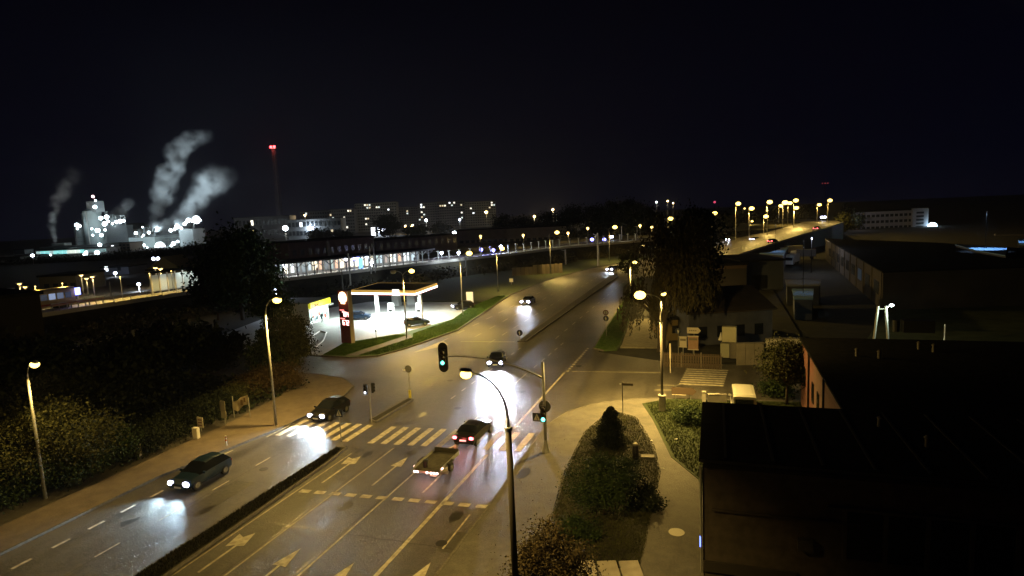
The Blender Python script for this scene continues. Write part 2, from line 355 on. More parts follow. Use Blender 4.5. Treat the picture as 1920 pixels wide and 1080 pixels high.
plat = strip(RAIL[:-1], .25, 6.5, 4.0, 4.55, 'platform', mat('platform_paving', (.42, .40, .36), .8, col2=(.52, .50, .45), nscale=2)); tag(plat, kind='structure')
strip(RAIL[:-1], .05, .25, 3.6, 4.72, 'platform_edge', mat('edge_concrete', (.5, .47, .4), .8), plat)
for off in (9.2, 10.7, 14, 15.5):
    o = strip(RAIL[:-1], off, off + .12, 4.0, 4.2, 'rail', mat('rail_steel', (.25, .2, .17), .4, .7), plat)
# railing along the platform back edge
rl = thing('platform_railing', 'long low railing of posts along the near edge of the station platform', 'railing')
b = MB(); 
for k in range(0, 200, 3):
    p, d = along(RAIL, k + 40); b.box((p.x - .5 * -d.y * -1 if False else p.x, p.y, 5.15), (.08, .08, 1.0), math.atan2(d.y, d.x))
o = b.build('railing_post', STEEL, rl); o['kind'] = 'stuff'
strip([tuple(along(RAIL, 40 + k)[0]) for k in range(0, 201, 10)], -.04, .04, 5.6, 5.68, 'handrail', STEEL, rl)

# ------------------------------------------------------------------ viaduct road climbing to the right behind the willow
RV = [(-2.5, 181, 0.3), (5, 192, 1.7), (14.4, 206, 3.4), (27, 232, 5.0), (40.8, 261.5, 6.3), (50, 292, 6.6)]
LV = [(-16, 222, 0.3), (-8, 234, 1.7), (4, 250, 3.4), (18, 264, 5.0), (27, 283, 6.1), (33, 300, 6.6)]
b = MB()
for i in range(len(RV) - 1):
    b.quad(RV[i], RV[i + 1], LV[i + 1], LV[i])
    b.quad((RV[i][0], RV[i][1], -.1), (RV[i + 1][0], RV[i + 1][1], -.1), (RV[i + 1][0], RV[i + 1][1], RV[i + 1][2] - .01), (RV[i][0], RV[i][1], RV[i][2] - .01))
tn = [(50, 292, 6.6), (52, 320, 6.7), (44, 352, 6.7), (26, 392, 6.7), (10, 420, 6.7)]; tl = [(33, 300, 6.6), (37, 318, 6.7), (34, 340, 6.7), (19, 376, 6.7), (2, 404, 6.7)]
for i in range(4): b.quad(tn[i], tn[i + 1], tl[i + 1], tl[i])
via = b.build('viaduct_road', A_ROAD); tag(via, kind='structure')
b = MB()
for P0, P1 in zip(RV[:-1], RV[1:]):
    d = Vector(P1) - Vector(P0); b.add([Vector(P0) + Vector((0, 0, .0)), Vector(P1), Vector(P1) + Vector((0, 0, .55)), Vector(P0) + Vector((0, 0, .55)),
        Vector(P0) + Vector((.3, -.15, 0)), Vector(P1) + Vector((.3, -.15, 0)), Vector(P1) + Vector((.3, -.15, .55)), Vector(P0) + Vector((.3, -.15, .55))],
        [(0, 1, 2, 3), (7, 6, 5, 4), (3, 2, 6, 7), (0, 3, 7, 4), (1, 5, 6, 2), (0, 4, 5, 1)])
b.build('parapet', CONCRETE, via)
b = MB().sheet([(28, 292), (33, 301), (36, 318), (32, 336), (18, 372), (-10, 390), (-40, 330), (0, 262), (17, 266)], 6.0)
o = b.build('terrain', mat('scrub_ground', (.04, .035, .014), .95, col2=(.09, .075, .03), nscale=.3)); tag(o, kind='structure')
for i in range(11):
    t = i / 11; j = min(int(t * 5), 4); f_ = t * 5 - j
    A = Vector(RV[j]).lerp(Vector(RV[j + 1]), f_); Bv = Vector(LV[j]).lerp(Vector(LV[j + 1]), f_); c = A.lerp(Bv, .35); d = (Vector(RV[j + 1]) - Vector(RV[j])).normalized()
    n = Vector((-d.y, d.x, 0)) * .1; q = c + d * 3; u = Vector((0, 0, .03))
    MB().quad(c - n + u, q - n + u, q + n + u, c + n + u).build('lane_line', PAINT, via)
# ================================================================== STREET LAMPS
def street_lamp(label, base, z0, zt, arms, power=5200, group='street lamps', col=SODIUM, bowl=BULB_Y, r=.32, pole=STEEL, rad=(.11, .06), name='street_lamp', plinth=None, thick=None, lit=True, cone=165):
    """arms: list of (dx, dy, dz, lit[, bowl scale, power scale]) from the pole top"""
    t = thing(name, label, 'street lamp', (base[0], base[1], z0), 0, group)
    h = zt - z0
    if plinth:
        MB().box((0, 0, plinth / 2), (.55, .55, plinth), taper=.9).box((0, 0, plinth + .03), (.62, .62, .06)).build('plinth', CONCRETE, t)
    if thick:
        MB().tube([(0, 0, 0), (0, 0, thick)], [rad[0], rad[0] * .85], 10).build('pole', pole, t, True)
        MB().tube([(0, 0, thick - .08), (0, 0, thick + .05)], rad[0] * 1.15, 10).build('collar', STEEL, t)
    for i, (dx, dy, dz, on, *ex) in enumerate(arms):
        rs, pws = (ex + [1, 1])[:2]
        n = 7; pts = []
        for k in range(n + 1):
            a = PI / 2 * k / n; pts.append((dx * (1 - math.cos(a)), dy * (1 - math.cos(a)), h - abs(dz) + abs(dz) * math.sin(a) if dz >= 0 else h))
        if i == 0:
            MB().tube([(0, 0, thick or 0), (0, 0, h - abs(dz))], [rad[1] * 1.2 if thick else rad[0], rad[1] * 1.05], 8).build('upper_pole' if thick else 'pole', STEEL if thick else pole, t, True)
        MB().tube(pts, rad[1] * .7, 6).build('arm', STEEL, t, True)
        L = math.hypot(dx, dy) or 1; ux, uy = dx / L, dy / L
        hx, hy, hzz = dx + ux * .3, dy + uy * .3, h
        b = MB().ball((0, 0, 0), min(.34, r * 1.05), 10, 6, (1.25, .6, .38)); ob = b.build('lamp_housing', STEEL, t, True, (hx, hy, hzz + .08), (0, 0, math.atan2(dy, dx)))
        b = MB().ball((0, 0, 0), r * rs, 12, 8, (1.05, .85, .75)); b.build('lamp_bowl', bowl if on else mat('unlit_bowl', (.5, .5, .48), .3), t, True, (hx, hy, hzz - .08), (0, 0, math.atan2(dy, dx)))
        if on and power: lamp('SPOT', t, (hx, hy, hzz - .2 - r * rs * .8), power * pws, col, .18, (ux * .45, uy * .45, -1), cone, .55)
    return t
def P3(px, py, z=0): return at(px, py, z)
# nearest lamps
x, y = at(85, 935)
street_lamp('single arm street lamp standing in the bushes left of the avenue', (x, y), 0, hz(x, y, 679), [(.75, -.1, 1.1, True)], 1700, rad=(.12, .07), r=.30)
x, y = at(518, 800)
street_lamp('curved arm street lamp on the left sidewalk beside the zebra crossing', (x, y), .12, hz(x, y, 562), [(.75, .25, 1.3, True)], 8000, rad=(.12, .07), r=.36)
x, y = at(1242, 773)
street_lamp('dark twin arm street lamp on a pale concrete plinth at the side street corner', (x, y), .12, hz(x, y, 550), [(-1.35, -.45, .7, True, 1.1, 1.3), (.05, .08, .25, True, .55, .5)], 13000, rad=(.12, .07), plinth=1.35, thick=7.6, pole=POLE_PAINT, r=.42)
x, y = -7.05, 19.6
street_lamp('tall dark street lamp nearest the camera with a thin arched arm over the avenue', (x, y), .12, hz(x, y, 706), [(-1.35, .25, 1.5, True)], 6500, rad=(.125, .05), thick=hz(x, y, 803) - .12, pole=mat('near_pole', (.016, .013, .011), .8, spec=.2), r=.21)
x, y = at(763, 635)
street_lamp('street lamp with two forked arms in front of the fuel station', (x, y), .12, hz(x, y, 508), [(.95, .35, .9, True), (-.95, -.35, .7, False)], 10000, rad=(.12, .07), r=.40)
x, y = at(868, 592)
street_lamp('slim street lamp on the lawn beside the white advertising panel', (x, y), .12, hz(x, y, 475), [(1.3, .4, 1.4, True)], 9000, rad=(.12, .07), r=.5)
x, y = at(934, 548)
street_lamp('street lamp on the embankment lawn left of the low sign', (x, y), .1, hz(x, y, 466), [(1.0, .3, .5, True)], 8000, rad=(.12, .07), r=.5)
x, y = at(1033, 514)
street_lamp('street lamp where the lawn meets the far avenue before the hoarding', (x, y), .1, hz(x, y, 436), [(1.7, .5, .5, True)], 10000, rad=(.14, .08), r=.6)
x, y = at(1143, 492, 0.0)
street_lamp('street lamp at the far bend of the avenue above the oncoming headlights', (x, y), .1, hz(x, y, 426), [(1.6, .5, .6, True)], 10000, rad=(.15, .08), r=.72)
VG = 'lamps along the viaduct and the roads beyond'
vl = [  # px, py of the bulb, distance, ground height, label, lit power
 (1190, 492, 105, 0, 'low yellow lamp seen just left of the willow crown', 20000, 6.5, .36),
 (1234, 460, 165, 0, 'yellow lamp showing through the upper left of the willow', 2500, 9, .55),
 (1205, 461, 170, 0, 'small dim lamp beside the top left of the willow', 0, 9, .35),
 (1257, 410, 190, 1, 'bright lamp above the willow on the climbing road', 7000, 0, .75),
 (1340, 400, 205, 2, 'bright lamp at the foot of the viaduct right of the willow', 9000, 0, .75),
 (1384, 382, 215, 2.5, 'pale lamp left of the viaduct higher than its two neighbours', 7000, 0, .8),
 (1396, 391, 330, 5, 'tiny white lamp between two brighter viaduct lamps', 0, 0, .5),
 (1409, 391, 222, 3.2, 'bright lamp above the second oncoming car on the viaduct', 9000, 0, .85),
 (1436, 406, 238, 3.6, 'lower lamp above the dark turning area of the viaduct', 6000, 0, .85),
 (1438, 395, 330, 6, 'small lamp just above the lowest viaduct lamp', 0, 0, .5),
 (1443, 379, 232, 4, 'first high lamp of the bright cluster on the viaduct', 9000, 0, .95),
 (1464, 386, 285, 6, 'small lamp at the left foot of the bright lamp cluster', 5000, 0, .9),
 (1472, 380, 246, 5, 'largest lamp in the middle of the bright lamp cluster', 9000, 0, 1.1),
 (1481, 381, 275, 5.8, 'lamp touching the largest one on its right side', 5000, 0, .9),
 (1492, 376, 262, 5.6, 'highest lamp at the right end of the bright cluster', 8000, 0, .95),
 (1493, 390, 250, 5.2, 'lamp hanging directly below the highest lamp of the cluster', 14000, 0, .85),
 (1536, 384, 285, 6.4, 'lamp left of the last viaduct lamp over white headlights', 6000, 0, .85),
 (1556, 376, 270, 6.6, 'last and rightmost lamp of the viaduct road', 8000, 0, .9),
 (1410, 415, 300, 3, 'little lamp low between the viaduct trees', 2500, 0, .5),
 (1373, 415, 330, 3, 'faint lamp left of the little low lamp in the trees', 0, 0, .4),
 (1375, 424, 330, 3, 'faint lamp under another faint one left of the viaduct', 0, 0, .4),
]
for px, py, D, z0, lb, pw, hh, r in vl:
    x, y, z = far(px, py, D)
    if z - z0 < 3: z0 = z - 6
    street_lamp(lb, (x - .8, y), z0, z + .1, [(.55, 0, .5, True)], pw * (.85 if px > 1240 else .6), VG, rad=(.11, .06), r=r, bowl=BULB_YF if pw == 0 else BULB_Y)
# ---- lamps on and behind the platforms (each its own post)
PG = 'lamps of the railway station'
pl_l = [(828, 474, 172, 'W', 'violet white platform lamp left of the avenue lamp'), (860, 474, 176, 'W', 'violet white platform lamp right above the slim lamp post'),
 (902, 468, 190, 'B', 'left one of two blue signal lamps at the end of the platform'), (925, 469, 193, 'B', 'right one of two blue signal lamps at the end of the platform'),
 (939, 462, 196, 'W', 'tiny white lamp touching the second yellow avenue lamp'), (1110, 449, 250, 'B', 'blue signal lamp left of its twin beyond the hoarding'),
 (1133, 449, 252, 'B', 'blue signal lamp right of its twin beyond the hoarding'), (1147, 444, 255, 'W', 'white lamp next to the two blue signal lamps'),
 (981, 441, 235, 'Y', 'small yellow lamp on a short post behind the right platform'), (1102, 428, 270, 'Y', 'yellow lamp high beyond the blue signal lamps'),
 (1200, 423, 275, 'Y', 'lamp with long stem behind the railway near the round trees'), (1222, 426, 285, 'Y', 'faint lamp between the railway and the willow'),
 (901, 443, 240, 'Y', 'small yellow lamp in front of the long pale shed'), (1065, 437, 260, 'Y', 'dim lamp beyond the railway right of the avenue lamp'),
 (20, 542, 104, 'P', 'leftmost of three small lamps above the dark roof'), (36, 532, 108, 'P', 'middle and highest of three lamps above the dark roof'), (47, 538, 106, 'P', 'right one of three lamps above the dark roof'),
 (152, 516, 128, 'P', 'highest of three platform lamps beside the blue lit sign'), (162, 522, 124, 'P', 'middle of three platform lamps beside the blue lit sign'), (173, 519, 127, 'P', 'right one of three platform lamps above the blue lit sign'),
 (291, 502, 140, 'P', 'left one of two platform lamps under the twin white floodlights'), (301, 504, 142, 'P', 'right one of two platform lamps under the twin white floodlights'),
 (260, 533, 133, 'W', 'white lamp at the rear of the left platform'), (303, 540, 138, 'W', 'bright white lamp low behind the left platform'),
 (61, 479, 330, 'W', 'lamp over the long lit window strip far left'), (216, 512, 230, 'W', 'white lamp by the low grey shed below the plant'), (171, 512, 210, 'W', 'upright white lamp behind the platform lamps'),
 (517, 543, 112, 'W', 'cool white lamp glimpsed above the street lamp of the sidewalk'), (525, 507, 150, 'W', 'white lamp at the left end of the lit platform hall'), (697, 492, 150, 'W', 'white lamp on the tall dark catenary post')]
for px, py, D, k, lb in pl_l:
    x, y, z = far(px, py, D); sc = D / 1150
    m_, c_, p_ = {'W': (BULB_W, COOL, 900), 'B': (BULB_B, (.3, .3, 1), 500), 'Y': (BULB_YF, SODIUM, 900), 'P': (BULB_YF, (1, .75, .35), 1100)}[k]
    r = {'W': 3.2, 'B': 3.4, 'Y': 2.6, 'P': 3.0}[k] * sc
    z0 = 4.5 if z > 6 else 0
    if D > 200: z0 = min(z - 5, 4)
    t = thing('platform_lamp', lb, 'lamp', (x, y, z0), 0, PG)
    MB().tube([(0, 0, 0), (0, 0, z - z0)], .07 if k != 'P' else .14, 6).build('pole', STEEL if k != 'P' else CONCRETE, t, True)
    if k == 'P':
        MB().box((0, 0, z - z0 + .1), (1.3, .5, .14)).build('lamp_housing', STEEL, t)
        MB().ball((0, 0, z - z0 - .04), r, 10, 6, (1.5, .8, .5)).build('lamp_bowl', m_, t, True)
    else: MB().ball((0, 0, z - z0), r, 10, 6, (1, 1, .85)).build('lamp_bowl', m_, t, True)
    lamp('POINT', t, (0, 0, z - z0 - .6), p_, c_, .2)
x, y, z = far(292, 485, 190)
t = thing('floodlight_mast', 'slim mast with twin violet white floodlights behind the left platform', 'floodlight mast', (x, y, 0))
MB().tube([(0, 0, 0), (0, 0, z)], .12, 6).build('pole', STEEL, t); MB().tube([(-.75, -.2, z), (.75, .2, z)], .06, 6).build('crossbar', STEEL, t)
for s in (-.72, .72):
    MB().ball((s, s * .25, z), .5, 10, 6).build('floodlight', BULB_W, t, True)
# a lit town street behind the plateau: scattered lamps
TG = 'town lamps beyond the railway'
tw = [(535, 428, 560, 'F', 2.4, 'big white lamp at the foot of the red lit mast'), (586, 428, 620, 'W', 1.7, 'violet lamp right of the mast in front of pale flats'), (647, 425, 640, 'W', 1.4, 'violet lamp left of the tallest flats'),
 (719, 431, 600, 'W', 1.7, 'white lamp right of the glowing shop front'), (799, 413, 700, 'F', 1.6, 'white lamp in the middle of the blocks of flats'), (852, 437, 480, 'F', 1.5, 'white lamp at the left end of the long pale shed'),
 (862, 412, 700, 'W', 1.3, 'elongated violet lamp at the foot of the right flats'), (912, 398, 720, 'Y', 2.0, 'yellow lamp on the front of the rightmost flats'), (773, 423, 650, 'Y', 1.2, 'small orange lamp among trees before the flats'), (760, 424, 650, 'Y', 1, 'tiny orange lamp left of the small orange lamp'),
 (1002, 406, 600, 'Y', 1.4, 'pale lamp low against the dark wood right of the flats'), (1037, 393, 700, 'Y', 1.4, 'lamp standing above the dark wood right of the flats'), (1231, 379, 800, 'F', 1.1, 'white light on the horizon above the willow'), (1252, 377, 800, 'Y', 1.3, 'pinkish light on the horizon above the willow'), (1262, 381, 800, 'Y', 1.0, 'weak reddish light on the horizon above the willow'),
 (807, 448, 420, 'Y', .6, 'dim lamp in the dark left of the long pale shed'), (474, 433, 500, 'Y', .6, 'speck of light in the dark tree tops near the mast'), (572, 404, 700, 'Y', 1.2, 'small warm lamp on the roof line left of the flats')]
for px, py, D, k, r, lb in tw:
    x, y, z = far(px, py, D); t = thing('town_lamp', lb, 'lamp', (x, y, 0), 0, TG)
    m_, c_ = {'F': (FLOOD, WHITE), 'W': (BULB_W, COOL), 'Y': (BULB_YF, (1, .75, .4))}[k]
    MB().tube([(0, 0, 0), (0, 0, z)], .15, 5).build('pole', STEEL, t); MB().ball((0, 0, z), r, 8, 6).build('lamp_bowl', m_, t, True)
    lamp('POINT', t, (0, -r - .5, z), 22000 if r > 1.3 else 5000, c_, .5)

# ================================================================== CARS
def car_paint(name, c): return mat(name, c, .28, .25, spec=.6)
def make_car(label, x, y, heading, paint, z=0.0, head=0.0, tail=0.0, brake=False, kind='hatch', group=None, cat='car', hl=None, beam=None, name='car', tilt=-.06, bulb=.13, spread=66):
    """heading: compass angle of the nose, 0 = +Y, positive to the left"""
    t = thing(name, label, cat, (x, y, z), heading, group)
    van = kind == 'van'; sed = kind == 'sedan'
    if van: S = [(-2.35, .84, .42, .9, .95, .78), (-2.3, .92, .3, 1.05, 1.95, .86), (-2.1, .95, .27, 1.1, 2.08, .84), (.9, .95, .27, 1.1, 2.08, .84), (1.7, .94, .27, 1.08, 1.12, .86), (2.3, .86, .3, .86, .9, .76), (2.42, .76, .4, .66, .7, .66)]; c0, c1 = 1, 4
    elif sed: S = [(-2.25, .74, .42, .8, .84, .66), (-2.12, .84, .3, .92, .98, .74), (-1.55, .88, .26, .95, 1.02, .76), (-.95, .89, .25, .96, 1.40, .62), (.15, .89, .25, .94, 1.42, .62), (.95, .88, .25, .9, .98, .76), (1.8, .84, .26, .8, .84, .70), (2.16, .72, .34, .62, .66, .6)]; c0, c1 = 2, 5
    else: S = [(-2.02, .74, .42, .84, .88, .66), (-1.95, .84, .3, .95, 1.0, .74), (-1.5, .88, .26, .98, 1.44, .60), (-.6, .89, .25, .97, 1.52, .62), (.15, .89, .25, .95, 1.47, .62), (.95, .88, .25, .9, .99, .76), (1.7, .84, .26, .8, .85, .70), (2.05, .72, .34, .62, .66, .6)]; c0, c1 = 1, 5
    rows = []
    for (yy, w, zl, zb, zt, wt) in S:
        hs = [(0, zl), (w * .86, zl), (w * .98, zl + .12), (w, (zl + zb) / 2), (w * .97, zb), (wt, max(zb + .012, zt - .05)), (wt * .72, zt), (0, zt + .015)]
        rows.append([(-a, yy, b_) for a, b_ in hs[::-1]] + [(a, yy, b_) for a, b_ in hs[1:]][:] if False else [(a, yy, b_) for a, b_ in hs] + [(-a, yy, b_) for a, b_ in hs[-2:0:-1]])
    n = len(rows[0]); body, ws, rw, sw = MB(), MB(), MB(), [MB(), MB()]
    def face(mb, q, off=0): mb.add(q, [tuple(range(len(q)))])
    for i in range(len(rows) - 1):
        for k in range(n):
            k2 = (k + 1) % n; q = [rows[i][k], rows[i][k2], rows[i + 1][k2], rows[i + 1][k]][::-1]
            cab = c0 <= i < c1; tgt = body
            if k in (5, 6, 7, 8) and i == c1 - 1: tgt = ws
            elif k in (5, 6, 7, 8) and i == c0 and not van: tgt = rw
            elif k == 4 and cab and not (van and i < c1 - 2): tgt = sw[0]
            elif k == 9 and cab and not (van and i < c1 - 2): tgt = sw[1]
            face(tgt, q)
    face(body, rows[0]); face(body, rows[-1][::-1])
    body.build('body', paint, t, True); ws.build('windscreen', GLASS_D, t)
    if rw.v: rw.build('rear_window', GLASS_D, t)
    else: MB().box((0, -2.36, 1.45), (1.4, .04, .6)).build('rear_window', GLASS_D, t)
    for m_ in sw:
        if m_.v: m_.build('side_window', GLASS_D, t)
    yb, yf = S[0][0], S[-1][0]
    for yy in (yb + .75, yf - .78):
        for s in (-1, 1):
            ty = MB().tube([(s * .70, yy, .32), (s * .905, yy, .32)], .325, 16).build('wheel', BLACK, t)
            MB().tube([(s * .86, yy, .32), (s * .915, yy, .32)], .2, 10).build('rim', CHROME, ty)
    hz_ = .66 if not van else .78
    HL = mat('headlight_on', (1, 1, 1), .3, emit=(.72, .74, 1), estr=12); HO = mat('headlight_off', (.5, .52, .55), .15)
    TL = mat('tail_light_on', (.8, .05, .05), .3, emit=(1, .10, .12), estr=14 if brake else 14); TO = mat('tail_light_off', (.25, .01, .012), .2)
    for s in (-1, 1):
        MB().ball((s * .62, yf - .09, hz_ - .03), 1, 10, 6, (bulb * 1.15, .12, bulb * .8)).build('headlight', HL if head else HO, t, True)
        MB().ball((s * .66, yb + .05, hz_ + .14), 1, 10, 6, (.2, .1, .12)).build('tail_light', TL if tail else TO, t, True)
        MB().box((s * .99, (.7 if not van else 1.3), 1.0), (.2, .1, .14)).build('mirror', paint, t)
        MB().box((s * .895, -.25, .82), (.03, .2, .03)).build('door_handle', CHROME, t)
        if head: lamp('SPOT', t, (s * .62, yf + .12, hz_), head, hl or (.78, .85, 1), .06, (s * .06 + (beam or 0), 1, tilt), spread, 1.0)
    MB().box((0, yf + .01, .42), (.52, .03, .12)).build('licence_plate', WHITE_P, t)
    MB().box((0, yb - .01, .62), (.52, .03, .12)).build('licence_plate', WHITE_P if not tail else mat('lit_plate', (.8, .7, .7), .5, emit=(1, .6, .6), estr=.8), t)
    MB().box((0, yf - .03, .55), (1.0, .1, .1)).build('grille', BLACK, t)
    if tail: lamp('POINT', t, (0, yb - .35, .75), 25, (1, .1, .08), .2)
    return t
P_BLUE = car_paint('paint_dark_blue', (.012, .03, .06)); P_BLACK = car_paint('paint_black', (.012, .012, .014)); P_GREY = car_paint('paint_grey', (.12, .12, .13)); P_GOLD = car_paint('paint_cream', (.72, .70, .62)); P_RED = car_paint('paint_dark_red', (.09, .02, .016)); P_SILV = car_paint('paint_silver', (.35, .36, .38))
S_ = PI
make_car('dark blue hatchback with blazing headlights driving nearest the camera on the left carriageway', -34.0, 31.4, S_ + .02, P_BLUE, head=2300, hl=(.58, .84, 1), bulb=.24, tilt=-.085, spread=92)
make_car('dark car with headlights on stopping over the left zebra crossing', -33.3, 45.3, S_ - .02, P_BLACK, head=2600, kind='hatch', hl=(.7, .88, 1), bulb=.24, tilt=-.09, spread=92)
make_car('oncoming car with glaring headlights turning in the middle of the intersection', -24.6, 65.6, S_ + .24, P_BLACK, head=8500, kind='sedan', hl=(.8, .84, 1), beam=.0, tilt=-.085, bulb=.26, spread=62)
make_car('oncoming car with violet white headlights beside the far median', -34.6, 110.8, S_, P_BLACK, head=1300, bulb=.3, kind='sedan', tilt=-.14)
make_car('farthest oncoming car on the avenue at the bend below the lamps', *at(1148, 508), S_ - .25, P_BLACK, head=1200, bulb=.36, tilt=-.14)
make_car('dark sedan with red tail lights towing an empty flatbed trailer', -18.3, 42.9, 0.0, P_BLACK, tail=1, kind='sedan')
# trailer behind it
x, y = -18.65, 36.9
t = thing('car_trailer', 'flatbed trailer with greenish deck and a row of lamps behind the red lit sedan', 'trailer', (x, y, 0), .0)
MB().bx(-.95, .95, -1.6, 1.6, .48, .56).build('deck', mat('deck_board', (.045, .041, .033), .7, col2=(.085, .077, .058), nscale=3), t)
for s in (-1, 1): MB().bx(s * .97 - .02, s * .97 + .02, -1.6, 1.6, .46, .74).build('side_rail', STEEL, t)
MB().bx(-.93, .93, 1.58, 1.62, .56, .86).build('front_board', mat('deck_board2', (.06, .055, .04), .7), t)
MB().tube([(-.6, 1.6, .48), (0, 3.1, .45)], .05, 6).tube([(.6, 1.6, .48), (0, 3.1, .45)], .05, 6).build('drawbar', STEEL, t)
for s in (-1, 1):
    w_ = MB().tube([(s * 1.02, -.2, .3), (s * 1.2, -.2, .3)], .3, 14).build('wheel', BLACK, t)
    MB().tube([(s * 1.19, -.2, .3), (s * 1.21, -.2, .3)], .16, 8).build('rim', CHROME, w_)
    MB().box((s * 1.1, -.2, .66), (.26, .85, .04)).build('mudguard', BLACK, t)
MB().tube([(-.3, -1.15, .56), (-.3, -1.15, .98)], .17, 10).ball((-.3, -1.15, 1.0), .2, 10, 6, (1, 1, .5)).build('winch', BLACK, t)
MB().bx(-1.05, 1.05, -1.78, -1.68, .40, .54).build('light_bar', STEEL, t)
TLW = mat('trailer_lamp', (1, .7, .6), .3, emit=(1, .62, .55), estr=9)
for s in (-.82, -.62, .1, .4, .62, .84): MB().ball((s, -1.79, .47), 1, 8, 6, (.085, .05, .07)).build('trailer_light', TLW, t, True)
for s in (-1.08, 1.0): MB().ball((s, -1.3, .62), 1, 8, 6, (.05, .14, .05)).build('marker_light', TLW, t, True)
MB().box((.55, -1.75, .3), (.5, .02, .12)).build('licence_plate', mat('lit_plate2', (.8, .6, .5), .5, emit=(1, .5, .4), estr=.35), t)
lamp('POINT', t, (0, -2.1, .5), 18, (1, .25, .18), .2)
xa, ya = at(781, 607, .3)
make_car('dark blue parked hatchback on the bright forecourt behind the lamp post', xa, ya, -.95, P_BLUE, z=.03)
xa, ya = at(674, 596, .3)
make_car('dark blue car refuelling half hidden by the red price pylon', xa, ya, -1.2, P_BLUE, z=.03)
xa, ya = at(868, 577, .3)
make_car('car with one visible headlight parked by the white advertising panel', xa, ya, 2.2, P_BLACK, z=.1, head=120, bulb=.2)
xa, ya = at(1393, 762, .6)
make_car('cream van with a yellow lit roof parked behind the flat black roof', xa, ya, .02, P_GOLD, z=.16, kind='van', cat='van', name='parked_van')
def on_via(px, py, lb, hd, **kw):
    z = 3.2
    for _ in range(6):
        xx, yy = at(px, py, z)
        best = min(((xx - (A[0] + (B_[0] - A[0]) * k / 10)) ** 2 + (yy - (A[1] + (B_[1] - A[1]) * k / 10)) ** 2, A[2] + (B_[2] - A[2]) * k / 10) for A, B_ in list(zip(RV[:-1], RV[1:])) + list(zip(LV[:-1], LV[1:])) for k in range(11))
        z = best[1]
    make_car(lb, xx, yy, hd, P_BLACK, z=z, **kw)
on_via(1370, 460, 'oncoming car lighting a white pool at the foot of the viaduct', S_ - .6, head=2500, bulb=.3, tilt=-.1)
on_via(1415, 452, 'oncoming car with merged violet headlights halfway up the viaduct', S_ - .55, head=1200, bulb=.42, tilt=-.12)
on_via(1449, 452, 'car with orange lit rear climbing the viaduct', -.55, tail=1)
on_via(1532, 429, 'car with two red tail lights near the top of the viaduct', -.4, tail=1)
xa, ya, za = far(1545, 406, 330)
make_car('car with dazzling white headlights on the far turn of the viaduct', xa, ya, S_ - .3, P_BLACK, z=6.7, head=2500, bulb=.75, tilt=-.12)

# ================================================================== TRAFFIC SIGNALS AND SIGNS
SIG = mat('signal_black', (.012, .014, .014), .5); LG = mat('signal_green', (.2, 1, .8), .3, emit=(.12, 1, .80), estr=7); LW = mat('signal_white', (.8, .9, 1), .3, emit=(.8, .88, 1), estr=7); LOFF = mat('signal_lens_off', (.03, .02, .015), .2)
def signal_head(parent, loc, rz, lit=0, lens=None, s=1.0, back=False):
    h = MB().box((0, 0, 0), (.34 * s, .2 * s, 1.02 * s)).build('signal_head', SIG, parent, loc=loc, rot=(0, 0, rz))
    if back:
        bm = MB().box((0, .04, 0), (.62 * s, .02, 1.3 * s)); bm.tube([(0, .03, .65 * s), (0, .05, .65 * s)], .31 * s, 16); bm.tube([(0, .03, -.65 * s), (0, .05, -.65 * s)], .31 * s, 16)
        bm.build('backing_board', SIG, h)
    for k, dz in enumerate((.32, 0, -.32)):
        on = (k == lit)
        MB().ball((0, -.11 * s, dz * s), 1, 12, 6, (.125 * s, .05 * s, .125 * s)).build('signal_lens', (lens or LG) if on else LOFF, h, True)
        MB().tube([(0, -.1 * s, dz * s + .02), (0, -.26 * s, dz * s + .03)], [.15 * s, .14 * s], 10, False).build('visor', SIG, h)
    return h
x, y = at(1024, 850)
t = thing('gantry_signal', 'grey gantry mast on the right pavement, its curved arm holding a green signal', 'traffic light', (x, y, .12))
zt = hz(x, y, 705)
MB().tube([(0, 0, 0), (0, 0, .35), (0, 0, .9)], [.3, .2, .13], 10).build('mast_foot', STEEL, t)
MB().tube([(0, 0, .7), (0, 0, zt + .9)], [.12, .09], 10).build('mast', STEEL, t, True)
xe, ye, ze = far(838, 668, 43.6)
ex, ey, ez = xe - x, ye - y, ze - .12; pts = []
for k in range(11):
    q = k / 10; pts.append((ex * q, ey * q, (zt - .3) + (ez - zt + .3) * (1 - (1 - q) ** 2.2)))
MB().tube(pts, [.075 - .004 * k for k in range(11)], 8).build('arm', STEEL, t, True)
hd = signal_head(t, (ex - .32, ey, ez - .1), .12, 2, LG, 1.15, True); 
zs = hz(x, y, 777)
signal_head(t, (-.02, -.26, zs), .1, 2, LG, 1.15)
MB().tube([(0, .1, zs + .45), (0, .14, zs + .45)], .45, 18).build('round_sign', mat('sign_back', (.10, .10, .095), .6), t)
def ped_sign(parent, loc, s=.6, rz=0):
    q = MB().box((0, 0, 0), (s, .03, s)).build('crossing_sign', mat('sign_blue', (.02, .03, .06), .5), parent, loc=loc, rot=(0, 0, rz))
    MB().add([(-.4 * s, -.02, -.38 * s), (.4 * s, -.02, -.38 * s), (0, -.02, .42 * s)], [(0, 1, 2)]).build('white_triangle', mat('sign_white', (.6, .6, .58), .5), q)
    MB().box((0, -.03, -.02), (.07 * s, .01, .3 * s)).ball((0, -.03, .17 * s), .05 * s, 8, 5).box((.08 * s, -.03, -.22 * s), (.06 * s, .01, .28 * s), 0).build('walking_figure', SIG, q)
ped_sign(t, (-.55, -.12, hz(x, y, 785)), .62)
x, y = at(697, 795)
t = thing('median_signal', 'low signal post on the small median with two black heads one showing white', 'traffic light', (x, y, .12))
zs = hz(x, y, 732); MB().tube([(0, 0, 0), (0, 0, zs + .4)], .05, 8).build('pole', STEEL, t)
signal_head(t, (-.28, -.1, zs), .1, 2, LW, .85); signal_head(t, (.25, .1, zs + .1), 2.2, 9, LG, .85)
